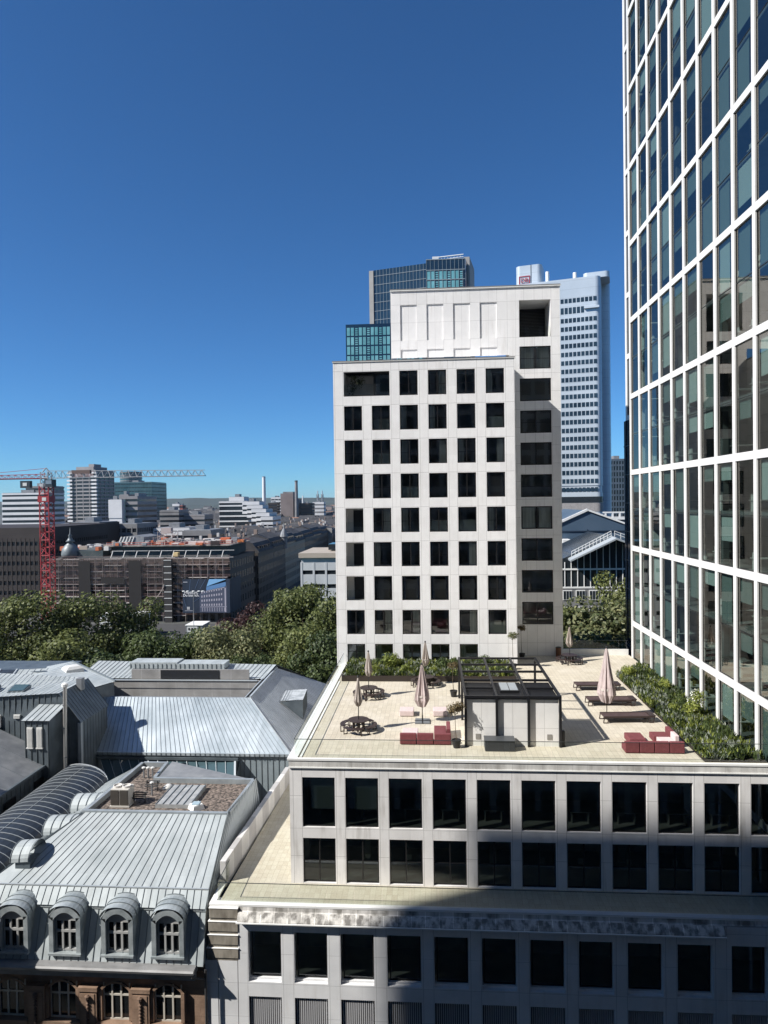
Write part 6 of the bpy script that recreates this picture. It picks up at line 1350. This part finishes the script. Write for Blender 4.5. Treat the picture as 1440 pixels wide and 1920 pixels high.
HL = ['grey slate gabled house among the dense far rooftops', 'dark mansard house among the dense far rooftops', 'narrow pale house among the dense far rooftops', 'broad mansard roofed house among the dense far rooftops', 'red tiled house among the dense far rooftops', 'flat topped grey house among the dense far rooftops']
rg = random.Random(99); nh = 0; placed = []
def put_house(x, y, k, rz, s):
    global nh
    p = HP[k]
    if p[1] == 0: o = p[0]; o.location = (x, y, 0); o.rotation_euler = (0, 0, rz); o.scale = (1, 1, s); p[1] = 1; o['label'] = HL[k]
    else: o = dup(p[0], (x, y, 0), rz, (1, 1, s), HL[k])
    dz = 'the nearest rooftops' if y < 350 else ('the middle rooftops' if y < 470 else 'the rooftops under the horizon')
    sx = 'left' if x/y < -0.33 else ('middle' if x/y < -0.22 else 'right'); o['label'] = HL[k].replace('the dense far rooftops', dz)+', '+sx+' part'
    o['group'] = o['label']; nh += 1
cand = []
y = 262
while y < 640:
    st = 15
    xl = -0.46*y if y > 330 else -0.43*y; xr = -82 if y < 430 else -0.115*y
    x = xl
    while x < xr:
        if rg.random() < 0.9: cand.append((x+rg.uniform(-2, 2), y+rg.uniform(-2, 2)))
        x += st+rg.uniform(-1, 4)
    y += 17
def blocked(x, y):
    for a, b, c, d in ((-310, -255, 430, 600), (-210, -160, 405, 520), (-200, -128, 245, 285), (-182, -130, 285, 340), (-140, -100, 310, 350), (-170, -112, 480, 565)):
        if a-8 < x < b+8 and c-8 < y < d+8: return True
    return False
cand = [c for c in cand if not blocked(*c)]
cand = cand[:285]
for (x, y) in cand: put_house(x, y, rg.choice((0, 0, 1, 1, 2, 3, 3, 5, 0, 1, 4 if y > 420 else 1)), rg.choice((0, math.pi/2, 0.15, 1.35, -0.2)), rg.uniform(0.88, 1.1))
# farther suburbs as one mass
mb = MB()
for _ in range(2600):
    y = 640+2400*rg.random()**1.6; x = y*rg.uniform(-0.62, 0.30)
    if blocked(x, y) or (-230 < x < -170 and 960 < y < 1040): continue
    w, d = rg.uniform(6, 16), rg.uniform(6, 12); h = rg.uniform(9, 19) if rg.random() < 0.93 else rg.uniform(20, 30)
    if y < 1200: h = min(h, 19)
    mb.mat(rg.choice((0, 0, 0, 1, 1, 2, 2, 2, 3) if x > -0.25*y else (0, 0, 1, 2, 2))).box(x-w, x+w, y-d, y+d, 0, h)
    k = mb.k; mb.mat((4 if rg.random() < 0.93 else 5)); a = h
    mb.face((x-w, y-d, a), (x+w, y-d, a), (x+w, y, a+4), (x-w, y, a+4)); mb.face((x-w, y+d, a), (x-w, y, a+4), (x+w, y, a+4), (x+w, y+d, a))
tag(mb.build('suburb', HW+[SL, SLR]), 'mass of small far houses running out to the forest on the horizon', 'suburb', kind='stuff')
mb = MB(); lc = []
for _ in range(130):
    y = 420+2300*rg.random()**1.4; x = y*rg.uniform(-0.62, 0.25)
    if blocked(x, y): continue
    lc.append((x, y, 11+rg.uniform(0, 5), rg.uniform(6, 14), rg.uniform(4, 7)))
leaf_cloud(mb, lc, 26000, 2.2, rg, shell=0.8); tag(mb.build('far_treetops', LEAF_B), 'scattered far treetops among the distant houses', 'treetops', kind='stuff')

# ============================================================ TEAL AND DARK GLASS TOWER BEHIND THE APARTMENT TOWER
Q0 = thing('glass_tower', (-4, 245, 0), 'dark blue glass tower with teal lower block behind the apartment tower', 'tower')
DG = textured('navy_curtain_glass', (0.008, 0.022, 0.045), (0.02, 0.05, 0.085), 0.05, rough=0.12)
TP1 = textured('turquoise_panel', (0.10, 0.30, 0.33), (0.19, 0.42, 0.45), 0.25, rough=0.25, perisland=0.15); BARM = mat('curtain_bar', (0.25, 0.29, 0.31), 0.5)
mb = MB(); mb.box(-28.9, -1.4, 235, 262, 0, 99.3); mb.build('low_block', DG, Q0)
ux, uy = math.cos(R(16)), math.sin(R(16))   # tall slab front leans away to the left
bx, by = 12.9, 246.0
def tq(u, n): return (bx-ux*u+uy*n*-1*-1*0+0*n - uy*n*0, by+uy*u+n)
poly = [(bx, by), (bx-35*ux, by+35*uy), (bx-35*ux+4, by+35*uy+18), (bx+4, by+20)]
mb = MB(); mb.prism(poly, 0, 124.5); mb.build('tall_slab', DG, Q0)
mb = MB(); mb.prism([(poly[1][0]-1.6, poly[1][1]-.3), (poly[1][0], poly[1][1]-.4), (poly[1][0]+.4, poly[1][1]+17), (poly[1][0]-1.2, poly[1][1]+17)], 0, 124.3); mb.prism([(bx-.2, by+6), (bx+1.9, by+6), (bx+4.5, by+20), (bx+2.5, by+20)], 0, 127); mb.build('side_fin', textured('beige_fin', (0.34, 0.32, 0.29), (0.42, 0.40, 0.37), 0.2), Q0)
mb = MB()
for i in range(28): u = 35*i/27; x, y = bx-ux*u, by+uy*u-.06; mb.tube((x, y, 80), (x, y, 124.5), 0.085, n=4)
for k in range(14): z = 80+3.25*k; mb.tube((bx, by-.06, z), (bx-35*ux, by+35*uy-.06, z), 0.09, n=4)
mb.build('curtain_bar', BARM, Q0)
mb = MB(); mb.box(-1.0, 12.2, 236, 246.5, 0, 121.0); mb.build('front_bay', DG, Q0)
def panels(x0, x1, y, ztop, nrow, w, hgt, pat):
    mb = MB(); k = 0; x = x0+.2
    while x+w-.25 < x1:
        for r_ in range(nrow):
            z = ztop-hgt*(r_+1)+.25
            if k % 3 == 2:
                for q in range(4): mb.box(x+.1, x+w-.4, y-.08, y, z+q*(hgt-.4)/4, z+(q+.62)*(hgt-.4)/4)
            else: mb.box(x, x+w-.35, y-.08, y, z, z+hgt-.5)
        x += w; k += 1
    return tag(mb.build('panel', TP1, Q0), kind='stuff')
panels(-28.7, -1.5, 235, 98.4, 5, 1.38, 3.25, 0); panels(-0.8, 12.1, 236, 117.0, 5, 1.38, 3.3, 0)
mb = MB()
for k in range(10): x = -0.9+1.38*k; mb.box(x-.05, x+.05, 235.9, 236, 105, 121.0)
for z in (117.2, 113.9, 110.6, 120.8): mb.box(-1, 12.2, 235.88, 236, z-.12, z+.12)
mb.build('bay_bar', BARM, Q0)
mc = thing('roof_crane', (6, 240, 124), 'white cleaning crane lying on top of the dark glass tower', 'roof crane')
mb = MB(); mb.box(1.2, 3.4, 239, 241, 121.1, 122.9); mb.build('body', WCON, mc); mb = MB(); mb.tube((2, 240, 122.8), (12.0, 240, 123.6), 0.22, n=5); mb.tube((3, 240, 121.9), (12.0, 240, 122.8), 0.16, n=5)
for i in range(8): mb.tube((3+1.1*i, 240, 122+.09*i), (3.6+1.1*i, 240, 122.9+.09*i), 0.08, n=4)
mb.build('boom', WCON, mc); mb = MB(); mb.tube((9.5, 240, 121), (9.5, 240, 122.6), 0.15); mb.tube((10.5, 240, 121), (9.5, 240, 122.6), 0.12); mb.build('support', GCON, mc)

# ============================================================ SILVER TOWER
Sx, Sy = 80.6, 330
Z0 = thing('silver_tower', (Sx, Sy, 0), 'silver blue high rise with rounded corners and rows of small square windows', 'tower', rz=R(-15.5))
SILV = textured('silver_cladding', (0.40, 0.46, 0.51), (0.52, 0.575, 0.62), 0.06, rough=0.4, metal=0.2, joints=[('Z', 4.05, 0.7, 0.12)], jcol=0.7)
def rrect(x0, x1, y0, y1, r, n=6):
    p = []
    for cx, cy_, a0 in ((x1-r, y0+r, -90), (x1-r, y1-r, 0), (x0+r, y1-r, 90), (x0+r, y0+r, 180)):
        for i in range(n+1): a = R(a0+90*i/n); p.append((cx+r*math.cos(a), cy_+r*math.sin(a)))
    return p
mb = MB(); mb.prism(rrect(-44, 0, 0, 24, 2.4), 0, 41.5); mb.prism(rrect(-43.7, -.3, .3, 23.7, 2.2), 41.5, 48.5-4); mb.prism(rrect(-44, 0, 0, 24, 2.4), 44.5, 143.6); mb.build('shaft', SILV, Z0, local=True)
mb = MB(); mb.prism(rrect(-6, 3.6, 16, 34, 2.2), 0, 147); mb.prism(rrect(-40.5, -27.8, 6, 20, 2.2), 100, 154.5); mb.build('service_core', SILV, Z0, local=True)
mb = MB(); mb.prism(rrect(-44.15, .15, -.15, 12, 2.5), 36.3, 39.2); mb.build('dark_storey', GLF, Z0, local=True)
mb = MB(); mb.prism(rrect(-44.1, .1, -.1, 12, 2.5), 32.0, 36.2); mb.build('louvre_storey', textured('grey_louvre', (0.2, 0.19, 0.19), (0.28, 0.27, 0.27), 1), Z0, local=True)
cnt = 0; wrest = MB(); SW = textured('silver_tower_window', (0.008, 0.018, 0.03), (0.03, 0.06, 0.09), 0.12, rough=0.25, spec=0.25)
zz = 133.0; rows = []
while zz > 41: rows.append(zz); zz -= 4.05 if len(rows) > 2 else 4.7
for ri, z in enumerate(rows):
    h_ = 2.1 if ri != 1 else 3.0
    for k in range(22):
        x = -2.6-1.88*k
        if ri == 1 and k < 3: continue
        if cnt < 100 and k < 11:
            w_ = MB(); w_.box(x-.72, x+.72, -.1, -.003, z-h_/2, z+h_/2); w_.build('window', SW, Z0, local=True, bevel=0.2); cnt += 1
        else: wrest.box(x-.72, x+.72, -.1, -.003, z-h_/2, z+h_/2)
tag(wrest.build('window', SW, Z0, local=True), kind='stuff')
mb = MB(); mb.box(-7.5, -.6, -1.1, -.1, 128.4, 129.4); mb.build('balcony', SILV, Z0, local=True)
mb = MB(); mb.prism(rrect(-8, 4, 3, 16, 2), 143.6, 146.3); mb.build('roof_box', SILV, Z0, local=True)
for x in (-25.0, -12.0):
    mb = MB(); mb.tube((x, 6, 143.5), (x, 6, 150 if x < -20 else 148), 0.9, n=10); mb.build('vent_pipe', TRIM, Z0, local=True)
mb = MB(); mb.box(-33.1, -32.8, 5.9, 6.0, 100, 154.55); mb.build('joint', FRAME, Z0, local=True)
# red rail company sign on the left core
def silv_pt(x, y, z): return Matrix.Translation((Sx, Sy, 0)) @ Matrix.Rotation(R(-15.5), 4, 'Z') @ Vector((x, y, z))
DBM = mat('db_sign_red', (0.30, 0.02, 0.035), 0.5)
text_part('DB', *silv_pt(-36.2, 5.6, 146.2), 2.9, DBM, Z0, R(-15.5), 'sign_lettering', 0.1, 'CENTER', 0.0)
mb = MB()
for a, b, c, d in ((-38.9, -33.5, 148.9, 149.3), (-38.9, -33.5, 145.1, 145.5), (-38.9, -38.5, 145.5, 148.9), (-33.9, -33.5, 145.5, 148.9)): mb.box(a, b, 5.75, 5.98, c, d)
mb.build('sign_frame', DBM, Z0, local=True)

# ============================================================ THINGS SEEN IN THE GAP
o = slab_block('blue_glass_tower', 107.5, 119, 420, 440, 61.8, 3.6, textured('blue_bar', (0.05, 0.08, 0.11), (0.09, 0.12, 0.16), 0.2), GLF, 'dark blue glass tower in the narrow gap beside the white grid tower', 'tower', frac=0.7, piers=1.6)
o = thing('gabled_hall', (34, 155, 0), 'dark blue glazed hall with shallow gable in front of the silver tower', 'hall')
BG = textured('slate_blue_cladding', (0.05, 0.085, 0.13), (0.08, 0.12, 0.17), 0.1, rough=0.35)
def gab(x0, xp, x1, y0, y1, ez, pz, z0=0): return [(x0, y0), (x1, y0)], None
mb = MB(); mb.extr([(24, 0), (47, 0), (47, 30.6), (45, 31.2), (33.4, 35.6), (24, 31.4)], 150, 176, lambda t, p, q: (p, t, q)); mb.build('wall', BG, o)
mb = MB(); mb.tube((24, 149.9, 31.5), (33.4, 149.9, 35.7), 0.35, n=4); mb.tube((33.4, 149.9, 35.7), (45, 149.9, 31.3), 0.25, n=4); mb.build('gable_edge', TRIM, o)
mb = MB()
for x in (33.4, 41.5): mb.box(x-.1, x+.1, 149.8, 150, 18, 31.5)
for z in (27.5, 31.1): mb.box(24, 45, 149.82, 150, z-.1, z+.1)
mb.build('joint', mat('navy_joint', (0.02, 0.035, 0.06), 0.5), o)
mb = MB(); mb.box(27.4, 29.2, 146, 149.7, 20, 29.5); mb.build('side_frame', TRIM, o)
mb = MB(); mb.box(27.7, 28.9, 145.9, 146, 24, 28.9); mb.build('side_glass', GLF, o)
o = slab_block('pale_panel_block', 43.0, 47.5, 146, 160, 30.3, 40, WCON, WCON, 'pale panelled box at the right side of the dark blue hall', 'block', frac=0.02)
o = thing('roof_balustrade', (53, 200, 0), 'white open balustrade on a far roof edge in the gap', 'balustrade')
mb = MB(); mb.box(49, 59, 200, 200.3, 33.9, 34.3); mb.box(49, 59, 200, 200.3, 32.0, 32.7); mb.build('rail', TRIM, o); mb = MB()
for i in range(5): mb.box(49.5+2*i, 50+2*i, 200.02, 200.28, 32.7, 33.9)
mb.build('baluster', TRIM, o); mb = MB(); mb.box(48, 60, 200.4, 215, 0, 32.6); mb.build('wall', GCON, o)
o = thing('gabled_office', (31, 125, 0), 'office building with glazed gable roof and pale metal roof edge above the chestnut tree', 'office building')
mb = MB(); mb.extr([(21, 0), (45, 0), (45, 26.5), (31.3, 31.5), (24.5, 28.4), (21, 27.0)], 121, 140, lambda t, p, q: (p, t, q)); mb.build('wall', GLF, o)
mb = MB(); mb.hexa([(23.6, 118.6, 27.3), (31.3, 118.6, 31.0), (31.3, 122, 31.2), (23.6, 122, 27.5), (23.6, 118.6, 27.6), (31.3, 118.6, 31.3), (31.3, 122, 31.55), (23.6, 122, 27.8)])
mb.hexa([(31.3, 118.6, 31.0), (43, 118.6, 26.6), (43, 122, 26.7), (31.3, 122, 31.2), (31.3, 118.6, 31.3), (43, 118.6, 26.9), (43, 122, 27.0), (31.3, 122, 31.55)]); mb.build('roof_edge', SEAML, o)
mb = MB()
for a, b in (((24.2, 27.9), (31.0, 31.4)), ((31.6, 31.4), (43, 27.0))):
    for dz in (.55, 1.0): mb.tube((a[0], 121, a[1]+dz), (b[0], 121, b[1]+dz), 0.06, n=4)
    for i in range(12): t = i/11; x, z = a[0]+(b[0]-a[0])*t, a[1]+(b[1]-a[1])*t; mb.tube((x, 121, z), (x, 121, z+1), 0.05, n=4)
mb.build('roof_railing', TRIM, o)
mb = MB()
for i in range(16): x = 23.0+1.1*i; zt = min(30.9, 28+(x-24.5)*.5) if x < 31.3 else 31-(x-31.3)*.37; mb.box(x-.06, x+.06, 120.85, 121, 22.6, zt-.2)
for z in (25.8, 22.6): mb.box(21, 45, 120.8, 121, z-.14, z+.14)
mb.build('mullion', TRIM, o)
mb = MB(); mb.box(21, 45, 120.9, 120.98, 0, 22.4); mb.build('lower_wall', GCON, o)
for zc in (21.3, 18.4, 15.4):
    for i in range(9):
        x = 22.6+2.25*i; mb = MB(); mb.box(x, x+1.6, 120.78, 120.9, zc-.85, zc+.85); fo = mb.build('window', TRIM, o)
        mb = MB(); mb.box(x+.12, x+.5, 120.74, 120.78, zc-.72, zc+.72); mb.box(x+.62, x+.98, 120.74, 120.78, zc-.72, zc+.72); mb.box(x+1.1, x+1.48, 120.74, 120.78, zc-.72, zc+.72); mb.build('pane', GLF, fo)

# ============================================================ AIR
hz = bpy.data.materials.new('haze_air'); hz.use_nodes = True; t = hz.node_tree; t.nodes.remove(t.nodes['Principled BSDF'])
pv = N(t, 'ShaderNodeVolumePrincipled'); pv.inputs['Color'].default_value = (0.72, 0.86, 1.0, 1); pv.inputs['Density'].default_value = 0.00004; pv.inputs['Anisotropy'].default_value = 0.3
t.links.new(pv.outputs[0], t.nodes['Material Output'].inputs['Volume'])
mb = MB(); mb.box(-9100, 9100, -3100, 12100, -1, 170); tag(mb.build('haze', hz), kind='stuff')
